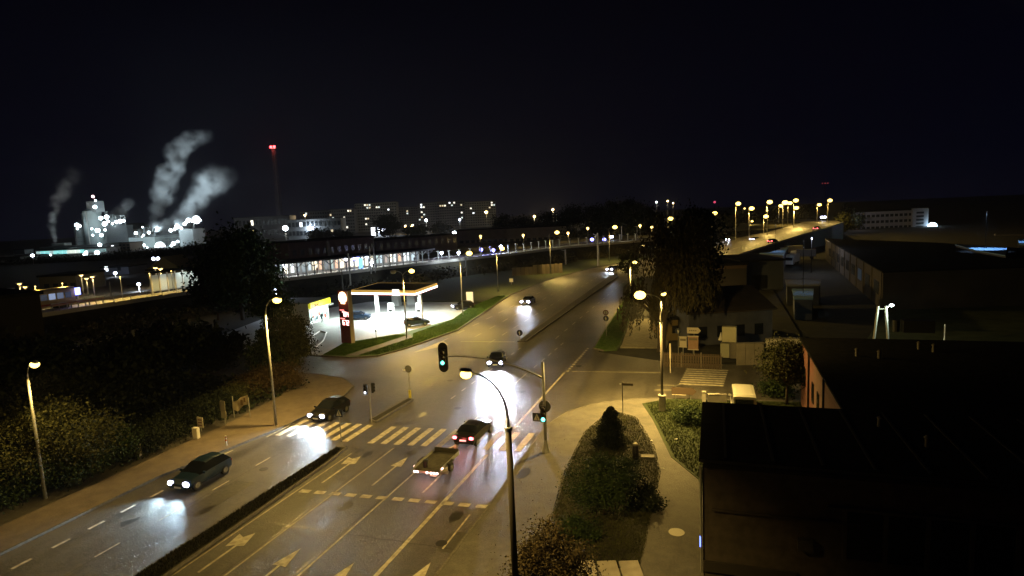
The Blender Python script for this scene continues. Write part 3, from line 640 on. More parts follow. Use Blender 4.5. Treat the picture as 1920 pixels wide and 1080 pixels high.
x, y = at(640, 832)
t = thing('crossing_sign_post', 'square pedestrian crossing sign on a thin post at the median by the dark car', 'road sign', (x, y, .12))
zs = hz(x, y, 777); MB().tube([(0, .03, 0), (0, .03, zs + .3)], .03, 6).build('post', STEEL, t); ped_sign(t, (0, 0, zs), .62)
x, y = at(769, 748)
t = thing('keep_left_post', 'round dark sign above a yellow sleeve at the tip of the small median', 'road sign', (x, y, .12))
zs = hz(x, y, 694); MB().tube([(0, .03, 0), (0, .03, zs + .3)], .03, 6).build('post', STEEL, t)
MB().tube([(0, 0, zs), (0, .03, zs)], .36, 20).build('sign_disc', mat('sign_back', (.1, .1, .095)), t); MB().tube([(0, .03, 0), (0, .03, .75)], .13, 10).build('yellow_sleeve', mat('yellow_plastic', (.5, .42, .03), .5), t)
MB().box((-.45, 0, zs - .12), (.3, .03, .12)).build('side_plate', WHITE_P, t)
def disc_sign(label, bpx, bpy_, cy, r, arrow_=True, extra=None):
    x, y = at(bpx, bpy_); t = thing('round_sign_post', label, 'road sign', (x, y, .1)); zs = hz(x, y, cy) - .1
    MB().tube([(0, .03, 0), (0, .03, zs + r)], .035, 6).build('post', STEEL, t)
    d = MB().tube([(0, 0, zs), (0, .03, zs)], r, 20).build('sign_disc', mat('sign_navy', (.012, .02, .05), .4), t)
    if arrow_: MB().add([(-.1 * r, -.01, zs + .6 * r), (.28 * r, -.01, zs - .2 * r), (.1 * r, -.01, zs - .2 * r), (.12 * r, -.01, zs - .7 * r), (-.15 * r, -.01, zs - .7 * r), (-.12 * r, -.01, zs - .1 * r), (-.35 * r, -.01, zs - .05 * r)], [(0, 6, 5, 4, 3, 2, 1)]).build('white_arrow', mat('sign_white', (.6, .6, .58)), d)
    if extra:
        d2 = MB().tube([(0, 0, zs + 2.1 * r), (0, .03, zs + 2.1 * r)], r, 20).build('sign_disc', mat('sign_red', (.12, .02, .02), .4), t)
        MB().tube([(0, -.01, zs + 2.1 * r), (0, .0, zs + 2.1 * r)], r * .68, 20).build('sign_centre', mat('sign_white', (.6, .6, .58)), d2)
        MB().box((0, -.02, zs + 2.1 * r), (.2 * r, .01, 1.2 * r)).build('sign_figure', SIG, d2)
    return t
disc_sign('round blue keep right sign on the tip of the far median', 975, 641, 624, .42)
disc_sign('two round signs stacked on one post at the right kerb before the grass', 1137, 632, 597, .38, True, True)
disc_sign('small dark round sign on the fence beside the pale hoardings', 1272, 668, 621, .35)

def post_board(name, label, cat, bpx, bpy_, boards, z0=.1, m=WHITE_P, rz=0.0):
    x, y = at(bpx, bpy_); t = thing(name, label, cat, (x, y, z0), rz)
    top = 0
    for (px, y0, y1, w, mm) in boards:
        za, zb = hz(x, y, y1) - z0, hz(x, y, y0) - z0; top = max(top, zb)
        MB().box(((px - bpx) * .045, -.03, (za + zb) / 2), (w, .04, zb - za)).build('sign_board', mm, t)
    MB().tube([(0, .02, 0), (0, .02, top)], .035, 6).build('post', STEEL, t)
    return t
GREYB = mat('grey_board', (.26, .24, .2), .6); PALEB = mat('pale_board', (.62, .56, .46), .6)
post_board('bus_stop_sign', 'bus stop post with two grey panels on the left sidewalk', 'road sign', 423, 800, [(421, 752, 771, .55, GREYB), (422, 771, 784, .55, mat('olive_board', (.34, .32, .24), .6))])
t = post_board('notice_board', 'small pale notice board with pink print above a white box by the left sidewalk', 'notice board', 378, 812, [(378, 782, 802, .62, PALEB)])
x, y = t.location.x, t.location.y
for k in range(3): MB().box((0, -.06, hz(x, y, 787 + k * 5) - .1), (.42, .01, .08)).build('printed_line', mat('print_maroon', (.2, .05, .08), .6), t)
x, y = at(369, 824); t = thing('meter_box', 'white metal cabinet at the rear edge of the left sidewalk', 'cabinet', (x, y, .12)); MB().box((0, 0, .45), (.5, .3, .9)).build('cabinet_body', WHITE_P, t); MB().box((0, -.16, .45), (.42, .02, .78)).build('cabinet_door', PALEB, t)
x, y = at(260, 856); t = thing('meter_box', 'grey narrow cabinet standing in the dark bushes on the left', 'cabinet', (x, y, 0)); MB().box((0, 0, .5), (.42, .3, 1.0)).build('cabinet_body', GREYB, t); MB().box((0, -.16, .5), (.34, .02, .85)).build('cabinet_door', GREYB, t)
x, y = at(453, 784); t = thing('banner', 'pale crooked banner hung on the hedge beside the left sidewalk', 'banner', (x, y, 0))
for s in (-.85, .95): MB().tube([(s, .03, 0), (s, .03, 2.0)], .04, 6).build('post', STEEL, t)
MB().add([(-.9, 0, .75), (-.35, 0, .6), (.3, .05, 1.2), (.85, 0, 1.35), (.95, 0, 2.2), (.1, .03, 1.95), (-.3, 0, 1.62), (-.9, 0, 1.5)], [(0, 1, 2, 3, 4, 5, 6, 7)]).build('banner_cloth', mat('banner_cloth', (.42, .34, .22), .7, col2=(.62, .54, .4), nscale=2.2), t)
MB().box((.2, -.02, 1.5), (.25, .02, .5), 0).box((.55, -.02, 1.75), (.2, .02, .4)).build('banner_print', mat('print_brown', (.2, .13, .06), .7), t)
x, y = at(425, 838); t = thing('marker_bollard', 'thin white and orange flexible bollard at the left kerb', 'bollard', (x, y, .12)); MB().tube([(0, 0, 0), (0, 0, .8)], .06, 8).build('post', WHITE_P, t); MB().tube([(0, 0, .38), (0, 0, .52)], .064, 8).tube([(0, 0, .64), (0, 0, .72)], .064, 8).build('orange_band', mat('orange_band', (.5, .12, .02)), t)
# street name post
x, y = at(1168, 779); t = thing('street_name_post', 'slim post with one narrow street name plank at the island tip', 'road sign', (x, y, .15)); zs = hz(x, y, 720) - .15
MB().tube([(0, 0, 0), (0, 0, zs + .2)], .035, 6).build('post', POLE_PAINT, t); MB().box((.42, 0, zs - .02), (.95, .03, .2)).build('name_plank', mat('plank_back', (.10, .08, .06), .6), t); MB().box((-.15, 0, zs), (.25, .03, .06)).build('bracket', STEEL, t)
x, y = at(1192, 866); t = thing('litter_bin', 'black cylindrical litter bin with a pale domed lid on the planted island', 'litter bin', (x, y, .16)); MB().tube([(0, 0, 0), (0, 0, 1.05)], [.23, .21], 14).build('bin_body', mat('bin_black', (.008, .008, .01), .6), t, True); MB().ball((0, 0, 1.08), .22, 12, 6, (1, 1, .6)).build('bin_lid', CONCRETE, t, True)
x, y = at(1215, 862); t = MB().box((0, 0, .06), (.9, .5, .12), .1).build('concrete_slab', CONC_DARK, None, loc=(x, y, .17)); tag(t, 'flat grey concrete slab lying in the grass behind the black bin', 'slab')
# tall narrow banner board beside the dark lamp
x, y = at(1257, 700); t = thing('flag_board', 'tall very narrow pale board on a post beside the dark twin lamp', 'sign', (x, y, .05)); za, zb = hz(x, y, 645), hz(x, y, 673); zz = hz(x, y, 682)
MB().box((0, 0, (zb + za) / 2), (.16, .05, za - zb)).build('board', PALEB, t); MB().tube([(0, .03, 0), (0, .03, za)], .05, 6).build('post', PALEB, t)
# direction sign seen from behind with its little frame
x, y = at(1282, 752); t = thing('direction_sign', 'arrow shaped direction sign seen from behind in front of the side street crossing', 'road sign', (x, y, .16), 0); za, zb = hz(x, y, 727) - .16, hz(x, y, 740) - .16
MB().add([(-1.05, 0, zb), (.8, 0, zb), (1.12, 0, (za + zb) / 2), (.8, 0, za), (-1.05, 0, za), (-1.05, .05, zb), (.8, .05, zb), (1.12, .05, (za + zb) / 2), (.8, .05, za), (-1.05, .05, za)], [(0, 1, 2, 3, 4), (9, 8, 7, 6, 5), (0, 5, 6, 1), (1, 6, 7, 2), (2, 7, 8, 3), (3, 8, 9, 4), (4, 9, 5, 0)]).build('arrow_panel', mat('panel_back', (.09, .06, .04), .7), t)
for s in (-.7, .6): MB().tube([(s, .08, 0), (s, .08, za)], .035, 6).build('post', STEEL, t)
MB().bx(-1.0, 0.2, -.02, .04, zb - .06, zb - .01).build('lower_rail', PALEB, t)
MB().tube([(-.9, 0, za), (-.2, 0, za + .35), (.9, 0, za + .02)], .025, 5).build('wire_frame', POLE_PAINT, t)
# white advertising panel and the low one
x, y = at(882, 578); t = thing('advertising_panel', 'tall white advertising panel on a grey base at the edge of the station lawn', 'advertising panel', (x, y, .1), .1); za = hz(x, y, 549)
MB().box((0, 0, za / 2 + .25), (1.25, .35, za - .4)).build('panel', mat('lit_panel', (.75, .74, .68), .5, emit=(.9, .9, .8), estr=.28), t); MB().box((0, 0, .3), (1.05, .3, .6)).build('base', STEEL, t)
x, y = at(959, 534); t = thing('advertising_panel', 'small low white panel by the embankment lawn', 'advertising panel', (x, y, .1)); za = hz(x, y, 523); MB().box((0, 0, za * .7), (.9, .2, za * .6)).build('panel', WHITE_P, t); MB().tube([(0, 0, 0), (0, 0, za * .5)], .06, 6).build('post', STEEL, t)
# ================================================================== FUEL STATION
RED = mat('sign_red_body', (.16, .025, .02), .5, col2=(.22, .035, .025), nscale=2); LED = mat('led_digits', (1, .3, .25), .4, emit=(1, .42, .38), estr=6); LEDs = mat('led_caption', (1, .2, .2), .4, emit=(1, .22, .2), estr=3)
x, y = at(653, 644); zt = hz(x, y, 545) - .1; pyr = -.28
t = thing('price_pylon', 'tall red price pylon with a glowing scallop emblem and lit fuel prices', 'price pylon', (x, y, .1), pyr)
MB().box((0, 0, zt / 2), (2.05, .62, zt)).build('pylon_body', RED, t)
MB().box((1.06, 0, zt / 2), (.08, .68, zt + .05)).build('pylon_edge', mat('pylon_edge', (.4, .33, .26), .5), t)
ez = zt - .95; sh = []
for k in range(19):
    a = math.radians(-38 + 256 * k / 18); rr = .82 * (1 + .03 * (k % 2)); sh.append((rr * math.cos(a), rr * math.sin(a)))
sh = sh + [(-.42, -.62), (-.42, -.86), (.42, -.86), (.42, -.62)]
def plate(poly, yy, zc, th=.05): return MB().add([(p[0], yy, zc + p[1]) for p in poly] + [(p[0], yy + th, zc + p[1]) for p in poly], [tuple(range(len(poly)))[::-1] if False else tuple(range(len(poly))), tuple(range(len(poly), 2 * len(poly)))[::-1]] + [(i, i + len(poly), (i + 1) % len(poly) + len(poly), (i + 1) % len(poly)) for i in range(len(poly))])
em = plate([(p[0] * 1.08, p[1] * 1.06) for p in sh], -.37, ez).build('emblem_rim', mat('emblem_rim', (.8, .15, .05), .4, emit=(1, .45, .12), estr=.9), t)
plate(sh, -.42, ez).build('emblem_shell', mat('emblem_glow', (1, .9, .5), .4, emit=(1, .93, .62), estr=2.6), em)
for k in range(-3, 4):
    a = math.radians(90 - k * 24); MB().add([(-.02 + k * .07, -.43, ez - .6), (.02 + k * .07, -.43, ez - .6), (.02 + .72 * math.cos(a), -.43, ez + .72 * math.sin(a)), (-.02 + .72 * math.cos(a), -.43, ez + .72 * math.sin(a))], [(0, 1, 2, 3)]).build('emblem_rib', mat('emblem_rib', (1, .6, .1), .4, emit=(1, .72, .25), estr=1.5), em)
lamp('POINT', t, (0, -1.2, ez), 60, (1, .85, .5), .5)
SEG = {'0': 'abcdef', '1': 'bc', '2': 'abged', '4': 'fgbc', '6': 'afgedc', '7': 'abc', '8': 'abcdefg'}
def digit(ch, cx, cz, s, parent):
    b = MB(); w, h, th = .5 * s, s, .15 * s
    for q in SEG[ch]:
        if q in 'agd': b.box((cx, -.35, cz + {'a': h / 2, 'g': 0, 'd': -h / 2}[q]), (w, .03, th))
        else: b.box((cx + (w / 2 if q in 'bc' else -w / 2), -.35, cz + (h / 4 if q in 'fb' else -h / 4)), (th, .03, h / 2 + th * .6))
    b.build('led_digit', LED, parent)
for row, (txt, zc) in enumerate((('784', ez - 2.35), ('672', ez - 3.55))):
    pn = MB().box((0, -.325, zc + .12), (1.85, .04, 1.1)).build('price_panel', mat('price_panel', (.05, .004, .008), .4), t)
    for k, ch in enumerate(txt): digit(ch, -.2 + k * .46, zc, .62, pn)
    MB().box((.02, -.35, zc - .3), (.08, .03, .08)).build('led_point', LED, pn)
    for k in range(4): MB().box((-.72 + k * .24, -.352, zc + .56), (.19, .03, .13)).build('caption_block', LEDs, pn)
# canopy
Zc = 5.0
c0 = Vector((-58.6, 88.6)); c1 = Vector((-46.4, 87.6)); c2 = Vector((-47.2, 97.2)); c3 = Vector((-59.4, 98.2))
t = thing('fuel_canopy', 'flat orange edged canopy glowing white over the fuel pumps', 'canopy', (0, 0, 0))
MB().prism([c0, c1, c2, c3], Zc, Zc + .672).build('roof_deck', mat('canopy_deck', (.03, .028, .028), .9), t)
FY = mat('fascia_yellow', (.8, .5, .06), .5, emit=(1, .58, .14), estr=.45); FG = mat('fascia_light', (1, 1, 1), .4, emit=(1, .95, .86), estr=5); FR = mat('fascia_red', (.5, .03, .03), .5, emit=(1, .06, .08), estr=.25)
for a, b_, in ((c0, c1), (c1, c2), (c3, c2), (c0, c3)):
    d = b_ - a; L = d.length; n = Vector((d.y, -d.x)).normalized(); ctr = (c0 + c2) / 2
    if n.dot((a + b_) / 2 - ctr) < 0: n = -n
    m_ = (a + b_) / 2; r = math.atan2(d.y, d.x)
    MB().box((m_.x + n.x * .08, m_.y + n.y * .08, Zc + .46), (L + .3, .14, .44), r).build('fascia', FY, t)
    MB().box((m_.x + n.x * .10, m_.y + n.y * .10, Zc + .10), (L + .34, .16, .26), r).build('light_strip', FG, t)
    MB().box((m_.x + n.x * .02, m_.y + n.y * .02, Zc - .09), (L + .1, .1, .1), r).build('lower_trim', FR, t)
SOF = mat('soffit_light', (1, 1, 1), .4, emit=(.95, 1, .98), estr=10)
for i in range(4):
    for j in range(3):
        p = c0.lerp(c1, (i + .5) / 4).lerp(c3.lerp(c2, (i + .5) / 4), (j + .5) / 3); MB().box((p.x, p.y, Zc - .03), (1.1, 1.1, .05), -.08).build('soffit_light', SOF, t)
for i in range(3):
    for j in range(2):
        p = c0.lerp(c1, (i + .5) / 3).lerp(c3.lerp(c2, (i + .5) / 3), (j + .5) / 2); lamp('SPOT', t, (p.x, p.y, Zc - .25), 3400, (.90, 1, .96), .4, (0, -.05, -1), 160, .35)
for px, py in ((687, 606), (760, 618)):
    x, y = at(px, py)
    x = max(min(x, -48), -57); y = 92.4
    MB().box((x, y, Zc / 2), (.5, .5, Zc)).build('column', mat('column_white', (.7, .72, .72), .5), t)
MB().box((c0.lerp(c1, .72).x, c0.lerp(c1, .72).y - .3, Zc + .35), (1.15, .25, 1.0), -.08).build('canopy_sign', mat('canopy_sign', (1, 1, 1), .4, emit=(1, .97, .9), estr=1.8), t)
PUMP = mat('pump_white', (.68, .7, .7), .4)
for i, (px, py, lb) in enumerate(((693, 612, 'white fuel pump between the pylon and the forecourt centre'), (765, 622, 'white fuel pump beside the right canopy column'))):
    x, y = (-54.6, 92.4) if i == 0 else (-49.2, 92.4); t2 = thing('fuel_pump', lb, 'fuel pump', (x + .9, y, .03), .1, 'fuel pumps under the canopy')
    MB().box((0, 0, .1), (1.9, 1.1, .2)).build('pump_island', CONCRETE, t2); MB().box((0, 0, 1.15), (1.0, .55, 1.9)).build('pump_body', PUMP, t2); MB().box((0, -.29, 1.6), (.6, .03, .4)).build('display', SIG, t2)
    MB().box((0, 0, 2.5), (1.1, .2, .7)).build('pump_sign', PUMP, t2)
    MB().tube([(.4, -.3, 1.2), (.6, -.45, .7), (.55, -.4, .4), (.5, -.28, .9)], .03, 6).build('hose', BLACK, t2)
x, y = -52.0, 101.5
for i, (px, py, w, h, lb) in enumerate(((744, 572, 1.6, 3.4, 'pale steel cabinet standing behind the fuel canopy'), (773, 571, 1.9, 3.2, 'grey boxed service unit right of the rear cabinet'))):
    x, y = at(px, py, .1); t2 = thing('service_cabinet', lb, 'cabinet', (x, y, .03), -.1); MB().box((0, 0, h / 2), (w, 1.0, h)).build('cabinet_body', mat('cab_grey%d' % i, ((.6, .66, .64), (.4, .4, .42))[i], .5), t2); MB().box((0, -.52, h / 2), (w * .8, .04, h * .85)).build('cabinet_door', mat('cab_door', (.5, .53, .52), .5), t2)
# kiosk shop
A = Vector(at(581, 609, .05)); B = Vector(at(617, 596, .05)); d = (B - A); Ls = d.length; r = math.atan2(d.y, d.x)
t = thing('station_shop', 'small white station shop with glass front and bright yellow fascia', 'shop', (A.x, A.y, .03), r)
zt = hz(A.x, A.y, 569)
MB().bx(0, Ls, .1, 7.5, 0, zt - .1).build('wall', mat('shop_wall', (.40, .40, .37), .7, col2=(.48, .48, .44), nscale=.7), t); MB().bx(-.15, Ls + .2, -.3, 7.7, zt - .1, zt + .05).build('roof', mat('shop_roof', (.2, .2, .2), .8), t)
MB().bx(-.12, Ls + .12, -.5, -.1, zt - 1.0, zt + .02).build('fascia', mat('shop_fascia', (.75, .70, .03), .5, emit=(1, .93, .06), estr=.55), t)
SG = mat('shop_glass', (.6, .8, .8), .2, emit=(.62, .92, .88), estr=.75)
nw = 7
for k in range(nw):
    w = Ls / nw; MB().bx(k * w + .12, (k + 1) * w - .12, .02, .08, .35, zt - 1.2).build('window_pane', SG, t)
for k in range(nw + 1): MB().box((min(max(k * Ls / nw, .07), Ls - .07), .02, (zt - 1.1) / 2), (.14, .14, zt - 1.1)).build('mullion', WHITE_P, t)
MB().bx(0, Ls, -.02, .1, 0, .33).build('plinth', WHITE_P, t)
rr_ = random.Random(3)
for k in range(9): MB().box((.6 + k * (Ls - 1.2) / 8, .0, .6 + rr_.random() * .9), (.3 + rr_.random() * .4, .06, .3 + rr_.random() * .6)).build('goods_display', [mat('goods_dark', (.05, .08, .08), .6), mat('goods_red', (.4, .08, .05), .6), mat('goods_blue', (.06, .12, .16), .6)][k % 3], t)
fc = bpy.data.curves.new('shop_lettering', 'FONT'); fc.body = 'Shell'; fc.size = .75; fc.extrude = .02; fo = bpy.data.objects.new('lettering', fc); COL.objects.link(fo); fo.parent = t; fo.location = (1.1, -.53, zt - .78); fo.rotation_euler = (PI / 2, 0, 0); fc.materials.append(mat('letter_red', (.45, .08, .02), .5))
bpy.context.view_layer.update(); me_ = bpy.data.meshes.new_from_object(fo.evaluated_get(bpy.context.evaluated_depsgraph_get())); bpy.data.objects.remove(fo); fo = bpy.data.objects.new('lettering', me_); COL.objects.link(fo); fo.parent = t; fo.location = (1.1, -.53, zt - .78); fo.rotation_euler = (PI / 2, 0, 0)
MB().bx(Ls + .1, Ls + 1.3, -.4, 1.2, zt - 1.4, zt - 1.15).build('side_awning', WHITE_P, t)
lamp('POINT', t, (Ls / 2, -1.5, 2.1), 500, (.8, 1, .97), .6); lamp('POINT', t, (Ls * .85, -2.5, 2.2), 300, (.8, 1, .97), .6)
# low kerbed planting with bikes: kerb curve left of the forecourt
kb = MB().tube([(*at(590, 655), .12), (*at(606, 640), .12), (*at(612, 625), .12), (*at(600, 622), .12), (*at(585, 632), .12)], .12, 6).build('curved_kerb', WHITE_P); tag(kb, 'pale curved kerb loop at the left edge of the forecourt', 'kerb')
# customer
x, y = at(604, 605, .03)
t = thing('person', 'person in dark clothes standing at the shop window', 'person', (x, y, .03), .3)
def figure(parent, m, skin):
    v = [(0, 0, .95), (0, 0, 1.2), (0, 0, 1.42), (0, .01, 1.54), (0, -.01, 1.66), (-.1, 0, .88), (-.11, -.02, .48), (-.12, .02, .08), (-.12, -.12, .04), (.1, 0, .88), (.13, -.06, .48), (.15, .02, .08), (.15, -.12, .04), (-.19, 0, 1.40), (-.25, .03, 1.13), (-.22, -.14, .95), (.19, 0, 1.40), (.26, .02, 1.13), (.22, -.12, .93)]
    ed = [(0, 1), (1, 2), (2, 3), (3, 4), (0, 5), (5, 6), (6, 7), (7, 8), (0, 9), (9, 10), (10, 11), (11, 12), (2, 13), (13, 14), (14, 15), (2, 16), (16, 17), (17, 18)]
    rd = [.14, .14, .15, .055, .1, .1, .068, .045, .035, .1, .068, .045, .035, .07, .05, .035, .07, .05, .035]
    me = bpy.data.meshes.new('person_body'); me.from_pydata(v, ed, []); o = bpy.data.objects.new('body', me); COL.objects.link(o); o.parent = parent
    o.modifiers.new('skin', 'SKIN'); o.modifiers.new('sub', 'SUBSURF').levels = 1
    for i, r_ in enumerate(rd): me.skin_vertices[0].data[i].radius = (r_, r_ * .8)
    me.skin_vertices[0].data[0].use_root = True; me.materials.append(m); return o
figure(t, mat('dark_clothes', (.015, .018, .022), .8), None)
MB().ball((0, 0, 1.7), .115, 12, 8, (.85, .95, 1.1)).build('hair', mat('dark_hair', (.02, .015, .01), .8), t, True)
MB().ball((0, -.06, 1.66), .085, 10, 6, (.8, .7, 1.1)).build('face', mat('skin_tone', (.35, .2, .14), .6), t, True)
post = at(706, 640); t = thing('lawn_post', 'thin dark post standing on the lawn right of the price pylon', 'post', (*post, .12)); MB().tube([(0, 0, 0), (0, 0, 1.5)], .05, 6).build('post', SIG, t); MB().box((0, 0, 1.4), (.2, .05, .3)).build('small_plate', SIG, t)

# ================================================================== STATION HALL ON THE PLATFORM
def seg_at(px, off=0.0):
    """point on the platform edge seen at picture column px"""
    best = None
    for k in range(0, 2800):
        p, d = along(RAIL, k * .1); v = Vector((p.x, p.y, 4 - H)); q = CX + F * v.dot(cam_r) / v.dot(cam_f)
        if v.dot(cam_f) > 0 and (best is None or abs(q - px) < best[0]): best = (abs(q - px), k * .1)
    return best[1]
s0, s1 = seg_at(528), seg_at(820); sm = s1 - s0
hall = thing('platform_hall', 'long lit platform canopy with bright shop fronts and dark roof', 'railway station', (0, 0, 0))
pts = [tuple(along(RAIL, s0 + sm * k / 12)[0]) for k in range(13)]
strip(pts, .6, 9.5, 7.85, 8.3, 'roof', mat('hall_roof', (.05, .045, .05), .9), hall)
strip(pts, 8.4, 8.6, 4.55, 7.85, 'rear_wall', mat('hall_wall', (.34, .33, .31), .8, col2=(.5, .47, .42), nscale=.4), hall)
rnd = random.Random(5)
PC = [((1, .88, .66), 1.9), ((.9, .95, .95), 1.3), ((1, .62, .42), .8), ((.5, .62, .6), .5), ((.6, .48, .42), .5), ((1, .93, .75), 2.6), ((.35, .4, .42), .35), ((.6, .7, .75), .7), ((.25, .28, .3), .2)]
npan = 30
for k in range(npan):
    p, d = along(RAIL, s0 + sm * (k + .5) / npan); n = Vector((-d.y, d.x)); q = p + n * 8.25; c_, e_ = PC[rnd.randrange(len(PC))]
    hh = rnd.choice([2.2, 2.6, 3.0]); w = sm / npan * rnd.uniform(.45, .9); zc = 4.75 + hh / 2 + rnd.random() * .4
    MB().box((q.x, q.y, zc), (w, .08, hh), math.atan2(d.y, d.x)).build('shop_window', mat('shopwin%d' % PC.index((c_, e_)), c_, .5, emit=c_, estr=e_ * .55), hall)
npost = 21
for k in range(npost):
    p, d = along(RAIL, s0 + sm * (k + .2) / npost); n = Vector((-d.y, d.x)); q = p + n * 1.5; rz = math.atan2(d.y, d.x)
    cc = MB().box((q.x, q.y, 6.18), (.22, .22, 3.3), rz); 
    for sg in (-1, 1): cc.tube([(q.x, q.y, 6.6), (q.x + d.x * 1.5 * sg, q.y + d.y * 1.5 * sg, 7.82)], .1, 5)
    cc.build('canopy_post', mat('post_grey%d' % (k % 2), ((.05, .05, .06), (.4, .42, .42))[k % 2], .6), hall)
for k in range(12):
    p, d = along(RAIL, s0 + sm * (k + .5) / 12); n = Vector((-d.y, d.x)); q = p + n * 4.5
    MB().box((q.x, q.y, 7.78), (sm / 12 * .6, .3, .1), math.atan2(d.y, d.x)).build('tube_light', mat('tube_light', (1, 1, 1), .4, emit=(.9, .97, 1), estr=5), hall)
    lamp('POINT', hall, (q.x, q.y, 7.4), 230, (.86, .94, 1) if k < 3 or k > 4 else (1, .93, .8), .5)
for px, c_ in ((655, 0), (671, 1), (678, 1), (694, 0), (540, 0)):
    s = seg_at(px); p, d = along(RAIL, s); n = Vector((-d.y, d.x)); q = p + n * 1.2; MB().ball((q.x, q.y, 7.6), .38, 8, 6).build('round_lamp', BULB_W if c_ == 0 else BULB_B, hall, True)
s = seg_at(678); p, d = along(RAIL, s)
MB().box((p.x, p.y, 6.3), (1.2, .1, 2.6), math.atan2(d.y, d.x)).build('blue_sign', mat('blue_sign', (.2, .5, 1), .4, emit=(.25, .55, 1), estr=1.6), hall)
# people waiting on the platform
for k, px in enumerate((545, 607, 713, 790)):
    s = seg_at(px); p, d = along(RAIL, s); n = Vector((-d.y, d.x)); q = p + n * 3
    t2 = thing('person', ['person waiting at the left end of the lit platform', 'person standing before the cream shop front on the platform', 'person by the pink panel under the platform canopy', 'person near the warm lit right end of the platform hall'][k], 'person', (q.x, q.y, 4.55), k * 1.3)
    figure(t2, mat('coat%d' % (k % 3), ((.03, .03, .05), (.12, .03, .03), (.05, .05, .05))[k % 3], .8), None); MB().ball((0, 0, 1.68), .12, 10, 6, (.85, .95, 1.1)).build('head', mat('skin_tone', (.35, .2, .14), .6), t2, True)
# bare platform further right: short lit posts, left: amber platform with low coach
sp1 = seg_at(1210)
tp = 0
for k in range(24):
    s = s1 + 3 + (sp1 - s1 - 5) * k / 23; p, d = along(RAIL, s); n = Vector((-d.y, d.x)); q = p + n * 3.2
    t2 = thing('platform_post', 'short pale post on the open platform right of the lit hall', 'post', (q.x, q.y, 4.5), math.atan2(d.y, d.x), 'short posts on the open platform')
    MB().box((0, 0, 1.3), (.3, .3, 2.6)).build('post', mat('pale_post', (.6, .6, .55), .6), t2)
    MB().box((0, 0, 2.65), (.9, .5, .12)).build('post_cap', mat('pale_post', (.6, .6, .55), .6), t2)
    if k % 2 == 0: lamp('POINT', t2, (-d.y * 0, .9, 3.3), 260 if k < 10 else 150, (.9, .93, 1) if k < 8 else (1, .9, .6), .3)
for i, px in enumerate((655, 694, 704, 865, 1036, 1060, 1122, 745)):
    pass
CAT = 'catenary masts along the railway'
for px, D, top, lb, w in ((640, 118, 505, 'thin white catenary post rising left of the pylon', .12), (655, 126, 475, 'dark catenary mast behind the pylon and the lit hall', .16), (695, 150, 462, 'dark mast in front of the middle of the lit hall', .16), (703, 152, 445, 'dark mast close right of another before the lit hall', .14), (874, 172, 480, 'grey mast beside the slim lamp post', .18), (1061, 195, 468, 'grey mast at the right end of the concrete hoarding', .3), (1122, 185, 437, 'thick pale mast at the far avenue bend', .34), (1167, 260, 424, 'thin mast behind the railway right of the bend lamps', .2), (1196, 265, 424, 'thin mast with its twin before the round trees', .2), (118, 118, 545, 'thin mast on the left platform by the low coach', .12), (202, 125, 528, 'dull red mast on the left platform', .14), (261, 128, 545, 'short dark mast on the left platform edge', .16), (326, 132, 520, 'dark mast right of the twin platform lamps', .2), (354, 136, 515, 'pale lit mast before the lit stairs', .2)):
    x, y, z = far(px, 500, D); zt = hz(x, y, top); z0 = 0 if D < 115 or px in (874, 1061, 1122) else 4
    t2 = thing('catenary_mast', lb, 'mast', (x, y, z0), 0, CAT); MB().tube([(0, 0, 0), (0, 0, zt - z0)], [w, w * .8], 6).build('mast', STEEL if w > .15 else POLE_PAINT, t2); MB().tube([(0, 0, (zt - z0) * .93), (-1.6, 1.2, (zt - z0) * .97)], w * .3, 5).build('bracket', STEEL, t2)
# left platform: amber light, coach, barriers, building
sL = seg_at(62); sR = seg_at(395)
for k, (px, w_) in enumerate(((100, 1500), (150, 1200), (205, 1200), (255, 1000), (310, 800), (350, 700))):
    p, d = along(RAIL, seg_at(px)); n = Vector((-d.y, d.x)); q = p + n * 4
    t2 = thing('platform_lamp', ['amber platform lamp over the low coach', 'amber platform lamp left of the blue sign', 'amber platform lamp right of the blue sign', 'amber platform lamp past the red barrier', 'amber platform lamp before the pale stairs', 'amber platform lamp at the right end of the left platform'][k], 'lamp', (q.x, q.y, 4.55), 0, PG)
    MB().tube([(0, 0, 0), (0, 0, 4.2)], .06, 6).build('pole', STEEL, t2); MB().ball((0, 0, 4.2), .12, 8, 5).build('lamp_bowl', BULB_YF, t2, True); lamp('SPOT', t2, (0, 0, 4.0), w_, SODIUM, .2, (0, 0, -1), 160, .5)
p, d = along(RAIL, seg_at(102)); n = Vector((-d.y, d.x)); q = p + n * 4.5; rz = math.atan2(d.y, d.x)
t = thing('passenger_coach', 'low yellow coach with bluish windows standing at the left platform', 'train coach', (q.x, q.y, 4.6), rz)
MB().bx(-5.5, 5.5, -1.3, 1.3, .5, 3.2).build('body', mat('coach_yellow', (.45, .34, .14), .5, col2=(.55, .42, .18), nscale=1), t); MB().bx(-5.5, 5.5, -1.2, 1.2, 3.2, 3.5).build('roof', mat('coach_roof', (.2, .17, .1), .6), t); MB().bx(-5.4, 5.4, -1.33, -1.3, .6, 1.0).build('red_stripe', mat('red_stripe', (.4, .05, .03), .5), t)
for k in range(8): MB().bx(-5.1 + k * 1.28, -4.1 + k * 1.28, -1.34, -1.3, 1.7, 2.7).build('window', mat('coach_window%d' % (k % 3), (.1, .12, .16), .2, emit=(.4, .5, .75), estr=(.25, .06, .6)[k % 3]), t)
for k in (-4, -3.2, 3.2, 4): MB().tube([(k, -1.2, .4), (k, 1.2, .4)], .42, 12).build('wheel', BLACK, t)
